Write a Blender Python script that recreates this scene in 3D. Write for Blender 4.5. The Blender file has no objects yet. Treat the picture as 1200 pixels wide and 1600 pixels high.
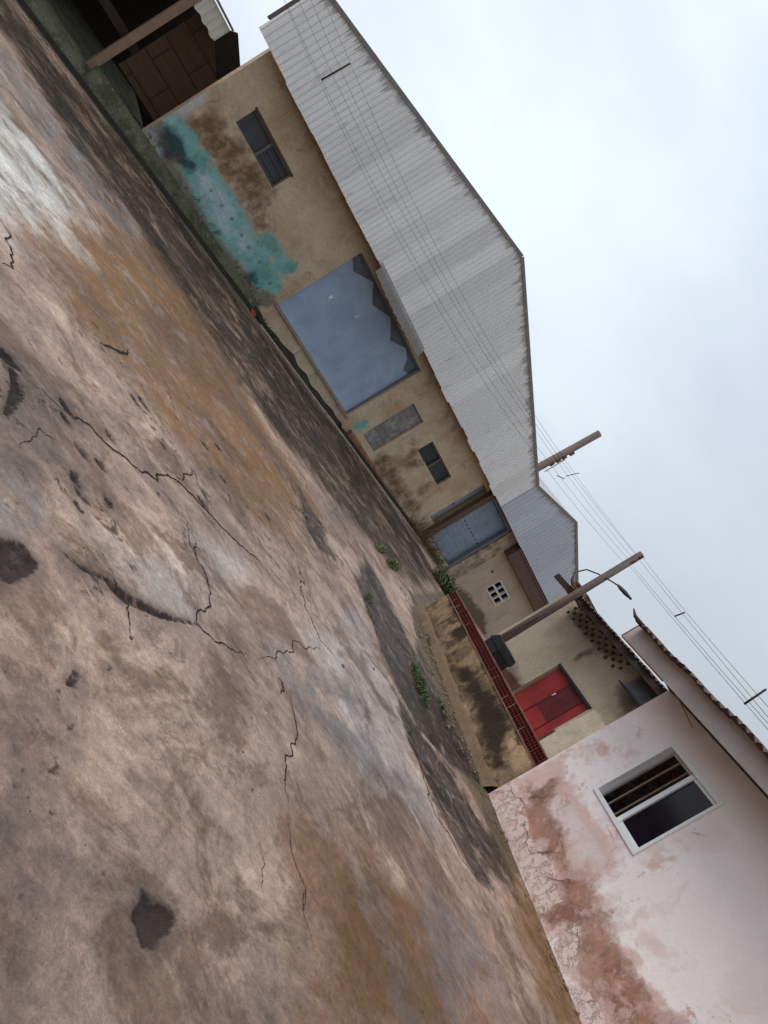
import bpy, math, random
import numpy as np
from mathutils import Vector, Matrix, noise as mnoise
random.seed(7); rng = np.random.default_rng(7)
SC = bpy.context.scene; COL = SC.collection
# ------------------------------------------------------------------ camera (held tilted by 59 degrees)
F_PX = 1200.0; CX, CY = 600.0, 800.0; H = 1.7
ROLL, PITCH = math.radians(59.0), math.radians(2.7)
U = np.array([math.sin(ROLL)*math.cos(PITCH), -math.cos(ROLL)*math.cos(PITCH), -math.sin(PITCH)])
FW = np.array([0, 0, 1.0]) - U[2]*U; FW /= np.linalg.norm(FW)
RT = np.cross(FW, U)
if RT @ np.array([math.cos(ROLL), math.sin(ROLL), 0]) < 0: RT = -RT
cam = bpy.data.cameras.new('camera'); camo = bpy.data.objects.new('camera', cam); COL.objects.link(camo)
cam.sensor_fit = 'HORIZONTAL'; cam.sensor_width = 36; cam.lens = 36*F_PX/1200.0
cam.clip_start = 0.05; cam.clip_end = 2000
def c2w(v): return Vector((float(v @ RT), float(v @ FW), float(v @ U)))
ex, ey, ez = c2w(np.array([1., 0, 0])), c2w(np.array([0, 1., 0])), c2w(np.array([0, 0, 1.]))
M = Matrix.Identity(4)
for i in range(3): M[i][0], M[i][1], M[i][2] = ex[i], -ey[i], -ez[i]
M[2][3] = H
camo.matrix_world = M
SC.camera = camo
# ------------------------------------------------------------------ world, sun, exposure
SUN_EL, SUN_AZ = math.radians(60), math.radians(-100)     # azimuth measured from +Y towards +X
W = bpy.data.worlds.new('World'); SC.world = W; W.use_nodes = True
nt = W.node_tree; nt.nodes.clear()
def N_(nt, t, **k):
    n = nt.nodes.new(t)
    for a, b in k.items(): setattr(n, a, b)
    return n
out = N_(nt, 'ShaderNodeOutputWorld'); bg = N_(nt, 'ShaderNodeBackground'); bg.inputs['Strength'].default_value = 0.1
sky = N_(nt, 'ShaderNodeTexSky', sky_type='NISHITA'); sky.sun_disc = False
sky.sun_elevation = SUN_EL; sky.sun_rotation = SUN_AZ; sky.air_density = 1.5; sky.dust_density = 3
tc = N_(nt, 'ShaderNodeTexCoord')
mp = N_(nt, 'ShaderNodeMapping'); mp.inputs['Scale'].default_value = (1, 1, 2.0)
nt.links.new(tc.outputs['Generated'], mp.inputs['Vector'])
nz = N_(nt, 'ShaderNodeTexNoise'); nz.inputs['Scale'].default_value = 1.7; nz.inputs['Detail'].default_value = 5; nz.inputs['Roughness'].default_value = 0.5
nt.links.new(mp.outputs['Vector'], nz.inputs['Vector'])
cr = N_(nt, 'ShaderNodeValToRGB')
cr.color_ramp.elements[0].position = 0.3; cr.color_ramp.elements[0].color = (4.8, 5.3, 6.5, 1)
cr.color_ramp.elements[1].position = 0.7; cr.color_ramp.elements[1].color = (7.0, 7.7, 8.4, 1)
nt.links.new(nz.outputs['Fac'], cr.inputs['Fac'])
# the cloud deck is brighter towards the sun's side of the sky
dt = N_(nt, 'ShaderNodeVectorMath', operation='DOT_PRODUCT'); dt.inputs[1].default_value = (-0.80, 0.45, 0.40)
nt.links.new(tc.outputs['Generated'], dt.inputs[0])
mr = N_(nt, 'ShaderNodeMapRange'); mr.inputs['From Min'].default_value = 0.1; mr.inputs['From Max'].default_value = 0.95
mr.inputs['To Min'].default_value = 0.80; mr.inputs['To Max'].default_value = 1.5
nt.links.new(dt.outputs['Value'], mr.inputs['Value'])
sx = N_(nt, 'ShaderNodeSeparateXYZ'); nt.links.new(tc.outputs['Generated'], sx.inputs[0])
zr = N_(nt, 'ShaderNodeMapRange', interpolation_type='SMOOTHSTEP')                   # an overcast sky is brightest overhead
for i_, v_ in enumerate((0.55, 1.0, 1.0, 2.1)): zr.inputs[i_+1].default_value = v_
nt.links.new(sx.outputs[2], zr.inputs[0])
zm_ = N_(nt, 'ShaderNodeMath', operation='MULTIPLY'); nt.links.new(zr.outputs[0], zm_.inputs[0]); nt.links.new(mr.outputs['Result'], zm_.inputs[1]); mr = zm_
vs = N_(nt, 'ShaderNodeVectorMath', operation='SCALE'); nt.links.new(cr.outputs['Color'], vs.inputs[0]); nt.links.new(mr.outputs[0], vs.inputs['Scale'])
mx = N_(nt, 'ShaderNodeMix', data_type='RGBA'); mx.inputs['Factor'].default_value = 0.9
nt.links.new(sky.outputs['Color'], mx.inputs[6]); nt.links.new(vs.outputs['Vector'], mx.inputs[7])
nt.links.new(mx.outputs[2], bg.inputs['Color']); nt.links.new(bg.outputs['Background'], out.inputs['Surface'])
sl = bpy.data.lights.new('sun', 'SUN'); sl.energy = 1.5; sl.angle = math.radians(30); sl.color = (1, 0.94, 0.85)
slo = bpy.data.objects.new('sun', sl); COL.objects.link(slo); slo.location = (0, 0, 30)
sd = Vector((math.sin(SUN_AZ)*math.cos(SUN_EL), math.cos(SUN_AZ)*math.cos(SUN_EL), math.sin(SUN_EL)))
slo.rotation_euler = sd.to_track_quat('Z', 'Y').to_euler()
SC.view_settings.view_transform = 'Standard'; SC.view_settings.look = 'None'; SC.view_settings.exposure = 0.07; SC.view_settings.gamma = 1.0
SC.cycles.max_bounces = 6

# ------------------------------------------------------------------ measuring: photo rays on real planes
def ray(p):
    v = np.array([(p[0]-CX)/F_PX, (p[1]-CY)/F_PX, 1.0]); return np.array([v @ RT, v @ FW, v @ U])
EYE = np.array([0, 0, H])
class Frame:                                              # a vertical plane: s along it, z up, o out of its front
    def __init__(self, o, yaw, front=None):
        self.o = np.array(o[:2], float); self.d = np.array([math.sin(yaw), math.cos(yaw)])
        n = np.array([self.d[1], -self.d[0]])
        if n @ (-self.o) < 0: n = -n
        self.n = n
    def w(self, s, z, o=0.0):
        q = self.o + self.d*s + self.n*o; return (float(q[0]), float(q[1]), float(z))
    def px(self, p, o=0.0):                               # pixel -> (s, z) on the plane offset by o
        r = ray(p); q = self.o + self.n*o
        t = (self.n @ q)/(self.n @ r[:2]); P = EYE + t*r
        return float((P[:2]-q) @ self.d), float(P[2])
    def poly(self, pts, o=0.0): return [self.px(p, o) for p in pts]
    def sz(self, P):
        q = np.array(P[:2]) - self.o; return float(q @ self.d), float(P[2]), float(q @ self.n)
r0 = ray((222, 207)); WF = Frame((r0/r0[1]*17.0)[:2], math.radians(46))            # warehouse front
# ground surface: gentle quadratic slope through the measured foot of the walls
def gbasis(x, y): return np.stack([x, y, x*x, x*y, y*y], -1)
gx, gz_, gw = [], [], []
for p in ((100, 107), (215, 240), (390, 490), (545, 692), (640, 822)):
    s, z = WF.px(p, 0.5); q = WF.w(s, z, 0.5); gx.append(q[:2]); gz_.append(z); gw.append(1)
PC = EYE + ray((762.5, 1240.8))*9.9/ray((762.5, 1240.8))[1]
PF = Frame(PC, math.radians(-20.5+180))                                             # pink wall: s runs towards the viewer
s, z = PF.px((910, 1600)); gx.append(PF.w(s, z)[:2]); gz_.append(z); gw.append(3)
gx.append(PC[:2]); gz_.append(PC[2]); gw.append(3)
gx = np.array(gx); gw = np.array(gw, float)[:, None]
A = gbasis(gx[:, 0], gx[:, 1])*gw; b = np.array(gz_)*gw[:, 0]
reg = np.diag([.3, .3, 6, 6, 6])
GC = np.linalg.lstsq(np.vstack([A, reg]), np.concatenate([b, [.3*.035, .3*.035, 0, 0, 0]]), rcond=None)[0]
def gz(x, y):
    x = np.clip(x, -12.5, 9); y = np.clip(y, -2, 28); return np.minimum(gbasis(x, y) @ GC, 1.15)
def gp(p, dz=0.0):
    r = ray(p); t = 5.0
    for i in range(60):
        P = EYE + t*r; g = gz(P[0], P[1]) + dz
        t += 0.5*(g-P[2])/min(r[2], -0.02)
        t = max(0.5, min(t, 80))
    return EYE + t*r
print('ground', GC, 'resid', gz(gx[:, 0], gx[:, 1])-np.array(gz_))
TA, TB = gp((656, 955)), gp((763, 1240))
_d = TB-TA; TF = Frame(TA, math.atan2(_d[0], _d[1]))                                 # terrace wall, s towards the viewer
TLEN = float(np.hypot(_d[0], _d[1]))
RF = Frame((TA[:2]-TF.n*2.0), math.radians(-20+180))                                 # red door house
print('pink corner', PC, 'terrace', TA, TB, TLEN)

# ------------------------------------------------------------------ mesh helpers
class MB:
    def __init__(self): self.v = []; self.f = []; self.m = []; self.sm = []
    def add(self, vs, fs, mi=0, smooth=False):
        k = len(self.v); self.v += [tuple(map(float, q)) for q in vs]
        self.f += [tuple(i+k for i in f) for f in fs]; self.m += [mi]*len(fs); self.sm += [smooth]*len(fs)
        return self
    def box(self, fr, s0, s1, z0, z1, o0, o1, mi=0):
        vs = [fr.w(s, z, o) for s in (s0, s1) for z in (z0, z1) for o in (o0, o1)]
        return self.add(vs, [(0, 1, 3, 2), (4, 6, 7, 5), (0, 4, 5, 1), (2, 3, 7, 6), (0, 2, 6, 4), (1, 5, 7, 3)], mi)
    def prism(self, fr, poly, o0, o1, mi=0):
        n = len(poly); vs = [fr.w(s, z, o0) for s, z in poly] + [fr.w(s, z, o1) for s, z in poly]
        fs = [tuple(range(n)), tuple(range(2*n-1, n-1, -1))] + [(i, (i+1) % n, n+(i+1) % n, n+i) for i in range(n)]
        return self.add(vs, fs, mi)
    def tube(self, pts, r, n=8, mi=0, cap=True):
        pts = [Vector(p) for p in pts]; rs = r if hasattr(r, '__len__') else [r]*len(pts); vs = []; fs = []
        for i, p in enumerate(pts):
            t = (pts[min(i+1, len(pts)-1)]-pts[max(i-1, 0)]).normalized()
            a = t.cross(Vector((0, 0, 1)) if abs(t.z) < .9 else Vector((1, 0, 0))).normalized(); c = t.cross(a)
            vs += [p+rs[i]*(math.cos(2*math.pi*k/n)*a+math.sin(2*math.pi*k/n)*c) for k in range(n)]
        for i in range(len(pts)-1):
            fs += [(i*n+k, i*n+(k+1) % n, (i+1)*n+(k+1) % n, (i+1)*n+k) for k in range(n)]
        if cap: fs += [tuple(range(n-1, -1, -1)), tuple(range((len(pts)-1)*n, len(pts)*n))]
        return self.add(vs, fs, mi, n > 5)
    def build(self, name, mats, parent=None):
        return link(name, np.array(self.v), self.f, mats, parent, self.m, self.sm)
def link(name, v, f, mats, parent=None, mi=None, sm=None):
    v = np.array(v, float)
    q_ = parent
    while q_ is not None: v = v - np.array(q_.location); q_ = q_.parent
    me = bpy.data.meshes.new(name); me.from_pydata(v.tolist(), [], f)
    for m in (mats if isinstance(mats, (list, tuple)) else [mats]): me.materials.append(m)
    if mi is not None: me.polygons.foreach_set('material_index', mi)
    if sm is not None: me.polygons.foreach_set('use_smooth', sm)
    me.update(); o = bpy.data.objects.new(name, me); COL.objects.link(o)
    if parent is not None: o.parent = parent
    return o
def origin_to(o, P):
    P = Vector(P); o.data.transform(Matrix.Translation(-P)); o.location = P; return o
def tag(o, label=None, cat=None, group=None, kind=None):
    for k, v in (('label', label), ('category', cat), ('group', group), ('kind', kind)):
        if v: o[k] = v
    return o
def thing(name, loc, label, cat, group=None):
    o = bpy.data.objects.new(name, None); COL.objects.link(o); o.location = loc; o.empty_display_size = .3
    return tag(o, label, cat, group)

# ------------------------------------------------------------------ masks (signed distances to traced outlines)
def sdf_poly(X, Y, poly):
    P = np.array(poly, float); d = np.full(X.shape, 1e9); ins = np.zeros(X.shape, bool)
    for i in range(len(P)):
        a, b2 = P[i], P[(i+1) % len(P)]; e = b2-a
        wx, wy = X-a[0], Y-a[1]; t = np.clip((wx*e[0]+wy*e[1])/(e @ e+1e-12), 0, 1)
        d = np.minimum(d, (wx-e[0]*t)**2+(wy-e[1]*t)**2)
        c = (a[1] > Y) != (b2[1] > Y)
        xi = a[0]+(Y-a[1])*e[0]/(e[1] if abs(e[1]) > 1e-9 else 1e-9)
        ins ^= c & (X < xi)
    return np.where(ins, -1, 1)*np.sqrt(d)
def sdf_line(X, Y, pts, w):
    d = np.full(X.shape, 1e9); P = np.array(pts, float); wd = w if hasattr(w, '__len__') else [w]*len(P)
    for i in range(len(P)-1):
        e = P[i+1]-P[i]; wx, wy = X-P[i][0], Y-P[i][1]; t = np.clip((wx*e[0]+wy*e[1])/(e @ e+1e-12), 0, 1)
        d = np.minimum(d, np.hypot(wx-e[0]*t, wy-e[1]*t)-(wd[i]*(1-t)+wd[i+1]*t))
    return d
def setmask(me, name, arr):
    a = me.attributes.new(name, 'FLOAT', 'POINT'); a.data.foreach_set('value', np.clip(arr, -1, 1).astype(np.float32).ravel())

# ------------------------------------------------------------------ materials
def srgb(r, g, b_):
    f = lambda c: (c/255/12.92 if c/255 < .04045 else ((c/255+.055)/1.055)**2.4)
    return (f(r), f(g), f(b_), 1)
class Mat:
    def __init__(self, name, base, rough=.85, metal=0.0, spec=.3):
        self.m = bpy.data.materials.new(name); self.m.use_nodes = True; self.nt = self.m.node_tree
        self.b = self.nt.nodes['Principled BSDF']; self.b.inputs['Metallic'].default_value = metal
        self.b.inputs['Specular IOR Level'].default_value = spec
        self.pos = N_(self.nt, 'ShaderNodeNewGeometry').outputs['Position']
        rgb = N_(self.nt, 'ShaderNodeRGB'); rgb.outputs[0].default_value = base
        self.c = rgb.outputs[0]; self.r = self.val(rough); self.h = None
    def l(self, a, b): self.nt.links.new(a, b)
    def val(self, x):
        n = N_(self.nt, 'ShaderNodeValue'); n.outputs[0].default_value = x; return n.outputs[0]
    def math(self, op, a, b=None, c=None, clamp=False):
        n = N_(self.nt, 'ShaderNodeMath', operation=op); n.use_clamp = clamp
        for i, x in enumerate((a, b, c)):
            if x is None: continue
            if isinstance(x, (int, float)): n.inputs[i].default_value = x
            else: self.l(x, n.inputs[i])
        return n.outputs[0]
    def coord(self, scale=(1, 1, 1), fr=None):
        if fr is not None:                                 # (along wall, height, depth) of a frame
            s = N_(self.nt, 'ShaderNodeVectorMath', operation='DOT_PRODUCT'); self.l(self.pos, s.inputs[0]); s.inputs[1].default_value = (fr.d[0], fr.d[1], 0)
            sp = N_(self.nt, 'ShaderNodeSeparateXYZ'); self.l(self.pos, sp.inputs[0])
            cb = N_(self.nt, 'ShaderNodeCombineXYZ'); self.l(s.outputs['Value'], cb.inputs[0]); self.l(sp.outputs[2], cb.inputs[1])
            v = cb.outputs[0]
        else: v = self.pos
        m = N_(self.nt, 'ShaderNodeMapping'); m.inputs['Scale'].default_value = scale; self.l(v, m.inputs['Vector']); return m.outputs[0]
    def noise(self, scale, detail=4, rough=.55, vec=None, dist=0.0):
        n = N_(self.nt, 'ShaderNodeTexNoise'); n.inputs['Scale'].default_value = scale; n.inputs['Detail'].default_value = detail
        n.inputs['Roughness'].default_value = rough; n.inputs['Distortion'].default_value = dist
        self.l(vec if vec is not None else self.pos, n.inputs['Vector']); return n.outputs['Fac']
    def voro(self, scale, vec=None, feat='F1', rnd=1.0):
        n = N_(self.nt, 'ShaderNodeTexVoronoi', feature=feat); n.inputs['Scale'].default_value = scale; n.inputs['Randomness'].default_value = rnd
        self.l(vec if vec is not None else self.pos, n.inputs['Vector']); return n
    def step(self, x, lo, hi, a=0.0, b=1.0):
        n = N_(self.nt, 'ShaderNodeMapRange', interpolation_type='SMOOTHSTEP')
        for i, v in enumerate((lo, hi, a, b)): n.inputs[i+1].default_value = v
        self.l(x, n.inputs[0]); return n.outputs[0]
    def attr(self, name): 
        n = N_(self.nt, 'ShaderNodeAttribute', attribute_name=name); return n.outputs['Fac']
    def mask(self, name, soft=.05, amp=.2, scale=4, detail=6, vec=None, off=0.0):
        n = self.noise(scale, detail, .62, vec)
        x = self.math('MULTIPLY_ADD', self.math('SUBTRACT', n, .5), amp*2, self.attr(name))
        return self.step(x, -soft+off, soft+off, 1, 0)
    def mul(self, a, b): return self.math('MULTIPLY', a, b)
    def over(self, fac, col, k=1.0):
        n = N_(self.nt, 'ShaderNodeMix', data_type='RGBA')
        f = self.math('MULTIPLY', fac, k) if k != 1.0 else fac
        self.l(f, n.inputs[0]); self.l(self.c, n.inputs[6])
        if isinstance(col, tuple): n.inputs[7].default_value = col
        else: self.l(col, n.inputs[7])
        self.c = n.outputs[2]; return self
    def tint(self, fac, lo, hi):                           # multiply the colour by lo..hi following fac (0..1)
        g = self.math('MULTIPLY_ADD', fac, hi-lo, lo)
        n = N_(self.nt, 'ShaderNodeVectorMath', operation='SCALE'); self.l(self.c, n.inputs[0]); self.l(g, n.inputs['Scale']); self.c = n.outputs['Vector']; return self
    def rmix(self, fac, val):
        n = N_(self.nt, 'ShaderNodeMix'); self.l(fac, n.inputs[0]); self.l(self.r, n.inputs[2]); n.inputs[3].default_value = val; self.r = n.outputs[0]; return self
    def bump(self, h, dist=.01, strength=1.0):
        n = N_(self.nt, 'ShaderNodeBump'); n.inputs['Distance'].default_value = dist; n.inputs['Strength'].default_value = strength
        self.l(h, n.inputs['Height'])
        if self.h is not None: self.l(self.h, n.inputs['Normal'])
        self.h = n.outputs['Normal']; return self
    def done(self):
        self.l(self.c, self.b.inputs['Base Color']); self.l(self.r, self.b.inputs['Roughness'])
        if self.h is not None: self.l(self.h, self.b.inputs['Normal'])
        return self.m
def simple(name, base, rough=.8, metal=0., spec=.3, nscale=6, var=.25, bump=.004, vec=None):
    m = Mat(name, base, rough, metal, spec)
    n = m.noise(nscale, 6, .6); m.tint(n, 1-var, 1+var); m.bump(m.noise(nscale*5, 4), bump); return m.done()
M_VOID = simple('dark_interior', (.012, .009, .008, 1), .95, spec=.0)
M_DKWOOD = simple('dark_wood', srgb(52, 40, 34), .85, nscale=9)
M_BRWOOD = simple('weathered_wood', srgb(98, 76, 64), .85, nscale=9, var=.4)
M_PALEWOOD = simple('pale_post_wood', srgb(142, 116, 96), .85, nscale=9)
M_CONC = simple('rough_concrete', srgb(150, 132, 116), .9, nscale=5, var=.35)
M_MOSSC = None
M_WIRE = simple('wire_black', (.012, .012, .012, 1), .7)
_p = Mat('pole_wood', srgb(124, 104, 98), .92); _p.over(_p.step(_p.noise(1.0, 8, .7, _p.coord((14, 14, .8))), .48, .62), srgb(84, 72, 66), .8); _p.over(_p.step(_p.noise(1.0, 8, .7, _p.coord((22, 22, .5))), .58, .66), srgb(158, 142, 132), .6); _p.over(_p.step(_p.noise(1.1, 6, .6), .5, .62), srgb(104, 98, 90), .7)
_p.tint(_p.noise(30, 5), .75, 1.2); _p.bump(_p.noise(1.0, 8, .7, _p.coord((30, 30, 1.2))), .02); M_POLE = _p.done()
M_ALU = simple('white_aluminium', srgb(232, 232, 232), .4, spec=.5, nscale=3, var=.05, bump=.0005)
M_GREYF = simple('grey_painted_frame', srgb(112, 120, 126), .6, nscale=6)
M_BLACK = simple('black_sheet', (.02, .02, .022, 1), .5, nscale=6)
M_RUST = simple('rusty_steel', srgb(110, 60, 45), .85, nscale=8, var=.5)
# ------------------------------------------------------------------ generic grid wall with openings and stain masks
def grid_wall(name, fr, s0, s1, z0, ztop, holes, mat, parent, step=.06, masks=None, thick=.22, off=0.0, back=None):
    """holes: list of (s0, s1, z0, z1, depth); front sheet with reveals; ztop number; masks name -> fn(S, Z)"""
    def lines(a, b, extra):
        L = list(np.arange(a, b, step)) + [b] + [e for e in extra if a < e < b]; L = sorted(L); o = [L[0]]
        ex = set(extra) | {a, b}
        for x in L[1:]:
            if x-o[-1] < step*.3:
                if x in ex and o[-1] not in ex: o[-1] = x
                elif x in ex: o.append(x)
            else: o.append(x)
        return np.array(o)
    ss = lines(s0, s1, [x for h in holes for x in h[:2]]); zs = lines(z0, ztop, [x for h in holes for x in h[2:4]])
    Sg, Zg = np.meshgrid(ss, zs, indexing='ij'); ns, nz_ = Sg.shape
    pts = np.zeros((ns*nz_, 3)); q = fr.o[None]+Sg.ravel()[:, None]*fr.d[None]+off*fr.n[None]
    pts[:, :2] = q; pts[:, 2] = Zg.ravel()
    # slightly uneven plaster
    wob = np.array([mnoise.noise(Vector((a*.8, b*.8, 3.1))) for a, b in zip(Sg.ravel()[::1], Zg.ravel()[::1])]) if ns*nz_ < 60000 else np.zeros(ns*nz_)
    mcs = .5*(ss[1:]+ss[:-1]); mcz = .5*(zs[1:]+zs[:-1]); keep = np.ones((ns-1, nz_-1), bool)
    for h in holes: keep &= ~((mcs[:, None] > h[0]) & (mcs[:, None] < h[1]) & (mcz[None] > h[2]) & (mcz[None] < h[3]))
    edge = np.ones((ns, nz_))
    for h in holes: edge *= np.clip((np.maximum(np.maximum(h[0]-Sg, Sg-h[1]), np.maximum(h[2]-Zg, Zg-h[3])))/.2, 0, 1)
    pts[:, :2] += (wob*edge.ravel()*.006)[:, None]*fr.n[None]
    I, J = np.nonzero(keep); a = I*nz_+J
    flip = (fr.d[0]*fr.n[1]-fr.d[1]*fr.n[0]) > 0
    F = np.stack([a, a+nz_, a+nz_+1, a+1], 1)
    if flip: F = F[:, ::-1]
    F = [tuple(x) for x in F.tolist()]; V = pts.tolist(); S_all = Sg.ravel().tolist(); Z_all = Zg.ravel().tolist()
    def quad(*q):
        k = len(V)
        for s, z, o in q: V.append(list(fr.w(s, z, o+off))); S_all.append(s); Z_all.append(z)
        F.append((k, k+1, k+2, k+3))
    for (a0, a1, b0, b1, dp) in holes:
        quad((a0, b0, 0), (a0, b1, 0), (a0, b1, -dp), (a0, b0, -dp)); quad((a1, b0, 0), (a1, b0, -dp), (a1, b1, -dp), (a1, b1, 0))
        quad((a0, b1, 0), (a1, b1, 0), (a1, b1, -dp), (a0, b1, -dp)); quad((a0, b0, 0), (a0, b0, -dp), (a1, b0, -dp), (a1, b0, 0))
    # ends, top and back
    quad((s0, z0, 0), (s0, z0, -thick), (s0, ztop, -thick), (s0, ztop, 0)); quad((s1, z0, 0), (s1, ztop, 0), (s1, ztop, -thick), (s1, z0, -thick))
    quad((s0, ztop, 0), (s1, ztop, 0), (s1, ztop, -thick), (s0, ztop, -thick))
    o = link(name, V, F, mat, parent)
    S_all, Z_all = np.array(S_all), np.array(Z_all)
    for k, fn in (masks or {}).items(): setmask(o.data, k, fn(S_all, Z_all))
    return o
def polymask(fr, polys, off=0.0):
    P = [fr.poly(p, off) for p in polys]
    def fn(S, Z):
        d = np.full(S.shape, 1e9)
        for q in P: d = np.minimum(d, sdf_poly(S, Z, q))
        return d
    return fn
def zoom(pts, x0, y0, k): return [(x0+a/k, y0+b_/k) for a, b_ in pts]
def dotmask(fr, dots):
    P = [(*fr.px(p), r) for p, r in dots]
    def fn(S, Z):
        d = np.full(S.shape, 1e9)
        for s, z, r in P: d = np.minimum(d, np.hypot(S-s, Z-z)-r)
        return d
    return fn

# ------------------------------------------------------------------ ground
def build_ground():
    xs = np.concatenate([[-400, -120, -50, -25], np.arange(-18, -3, .09), np.arange(-3, 5.5, .03), np.arange(5.5, 9, .1), [12, 30, 120, 400]])
    ys = np.concatenate([[-300, -60, -10], np.arange(-1, 1.4, .2), np.arange(1.4, 7, .025), np.arange(7, 14, .045), np.arange(14, 30, .09), [34, 60, 150, 500]])
    X, Y = np.meshgrid(xs, ys, indexing='ij'); Z = gz(X.ravel(), Y.ravel()).reshape(X.shape)
    g = lambda pts: [tuple(gp(p)[:2]) for p in pts]
    n0, n1 = X.shape; idx = np.arange(n0*n1).reshape(n0, n1)
    F = np.stack([idx[:-1, :-1], idx[1:, :-1], idx[1:, 1:], idx[:-1, 1:]], -1).reshape(-1, 4)
    masks = {}
    def polys(name, L):
        d = np.full(X.shape, 1e9)
        for p in L: d = np.minimum(d, sdf_poly(X, Y, g(p)))
        masks[name] = d
    def lines(name, L):
        d = np.full(X.shape, 1e9)
        for p, w in L: d = np.minimum(d, sdf_line(X, Y, g(p), w))
        masks[name] = np.minimum(masks[name], d) if name in masks else d
    polys('ochre', [[(40, 345), (130, 330), (240, 380), (330, 520), (420, 680), (500, 800), (470, 830), (440, 850), (330, 740), (240, 640), (120, 500)],
                    [(470, 1290), (560, 1310), (650, 1400), (720, 1500), (770, 1640), (490, 1640), (480, 1450)],
                    [(0, 150), (60, 220), (110, 300), (60, 290), (0, 230)], [(800, 1380), (840, 1400), (930, 1620), (860, 1640), (830, 1500)]])
    polys('strip', [[(0, 55), (60, 165), (120, 250), (180, 320), (260, 430), (330, 540), (400, 640), (470, 730), (530, 800), (600, 880), (640, 925), (697, 925), (660, 860), (600, 770),
                     (545, 692), (390, 490), (215, 240), (100, 107), (30, 20), (-60, -90), (-90, -60)]])
    polys('wetgrey', [[(0, 75), (50, 120), (110, 220), (190, 320), (230, 390), (180, 350), (110, 270), (50, 190), (0, 130)], [(0, 790), (30, 760), (70, 775), (62, 815), (20, 835), (0, 830)]])
    polys('mossblack', [[(570, 870), (610, 940), (645, 1020), (690, 1100), (725, 1170), (760, 1235), (700, 1190), (655, 1140), (615, 1060), (585, 980), (556, 905)],
                        [(620, 1090), (650, 1130), (700, 1190), (735, 1250), (778, 1320), (796, 1372), (786, 1383), (757, 1376), (735, 1350), (705, 1300), (670, 1230), (640, 1160)],
                        [(470, 770), (500, 810), (520, 870), (500, 860), (478, 820)]])
    polys('mud', [[(640, 925), (700, 925), (690, 1050), (765, 1243), (812, 1360), (800, 1385), (745, 1250), (690, 1160), (650, 1080), (650, 1000)]])
    polys('blackwet', [[(204, 1433), (228, 1395), (243, 1408), (260, 1408), (274, 1432), (270, 1462), (256, 1464), (240, 1482), (222, 1482), (216, 1455)],
                       [(0, 838), (40, 850), (63, 880), (58, 896), (20, 912), (0, 905)], [(108, 735), (122, 740), (128, 765), (112, 752)],
                       [(108, 1060), (122, 1040), (128, 1050), (118, 1075), (106, 1074)], [(0, 540), (22, 560), (34, 580), (20, 575), (0, 560)]])
    lines('blackwet', [([(95, 860), (135, 890), (170, 905)], [.004, .02, .012]), ([(160, 900), (190, 930), (250, 960), (310, 975)], [.012, .05, .03, .005]), ([(20, 580), (28, 610), (10, 650)], [.03, .05, .02])])
    for i in range(46):
        cx, cy = rng.uniform(0, 260), rng.uniform(880, 1420)
        if rng.random() < .4: cx, cy = rng.normal(90, 40), rng.normal(1150, 60)
        P = gp((max(cx, 0), cy)); r = rng.uniform(.002, .012)
        masks['blackwet'] = np.minimum(masks['blackwet'], np.hypot(X-P[0], (Y-P[1])*rng.uniform(.6, 1.1))-r)
    for i in range(30):
        P = gp((rng.uniform(60, 420), rng.uniform(620, 820))); r = rng.uniform(.005, .05)
        masks['blackwet'] = np.minimum(masks['blackwet'], np.hypot((X-P[0])*.6, Y-P[1])-r)
    polys('pale', [[(-20, 190), (40, 240), (100, 330), (120, 345), (60, 350), (0, 330), (-40, 300)], [(560, 960), (640, 1160), (680, 1290), (600, 1260), (540, 1120), (480, 1000)], [(190, 870), (330, 840), (400, 900), (300, 950)]])  # first outline paints the wet sky glare as a pale tone
    polys('bluewet', [[(600, 1440), (690, 1420), (790, 1490), (800, 1600), (640, 1600)], [(430, 1010), (560, 1080), (640, 1240), (560, 1220), (470, 1100)]])
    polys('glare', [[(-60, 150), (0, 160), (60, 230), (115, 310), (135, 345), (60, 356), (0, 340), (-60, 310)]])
    polys('pitted', [[(-60, 500), (150, 520), (420, 700), (560, 880), (480, 900), (330, 850), (230, 900), (60, 980), (-60, 980)], [(150, 280), (330, 480), (560, 800), (600, 900), (500, 790), (330, 560)]])
    polys('darker', [[(-40, 1470), (150, 1500), (330, 1530), (480, 1560), (480, 1660), (-60, 1660)], [(-60, 1200), (60, 1180), (110, 1330), (60, 1480), (-60, 1480)], [(0, 640), (90, 640), (130, 720), (60, 760), (0, 740)]])  # darker brown areas, mostly close to the camera
    # small real relief: the slab dips at its broken hole and lies proud of the dark bands
    Z = Z - .02*np.clip(-masks['mossblack']/.06, 0, 1) - .03*np.clip(-masks['blackwet']/.02, 0, 1)*(masks['blackwet'] < 0)
    wob = .006*np.sin(X*2.1+1.3*np.sin(Y*1.7))*np.cos(Y*1.9+.6*np.sin(X*3.1)); Z = Z+wob
    V = np.stack([X, Y, Z], -1).reshape(-1, 3)
    # cracks: jagged thin dark ribbons that belong to the slab
    cv, cf = [], []
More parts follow.
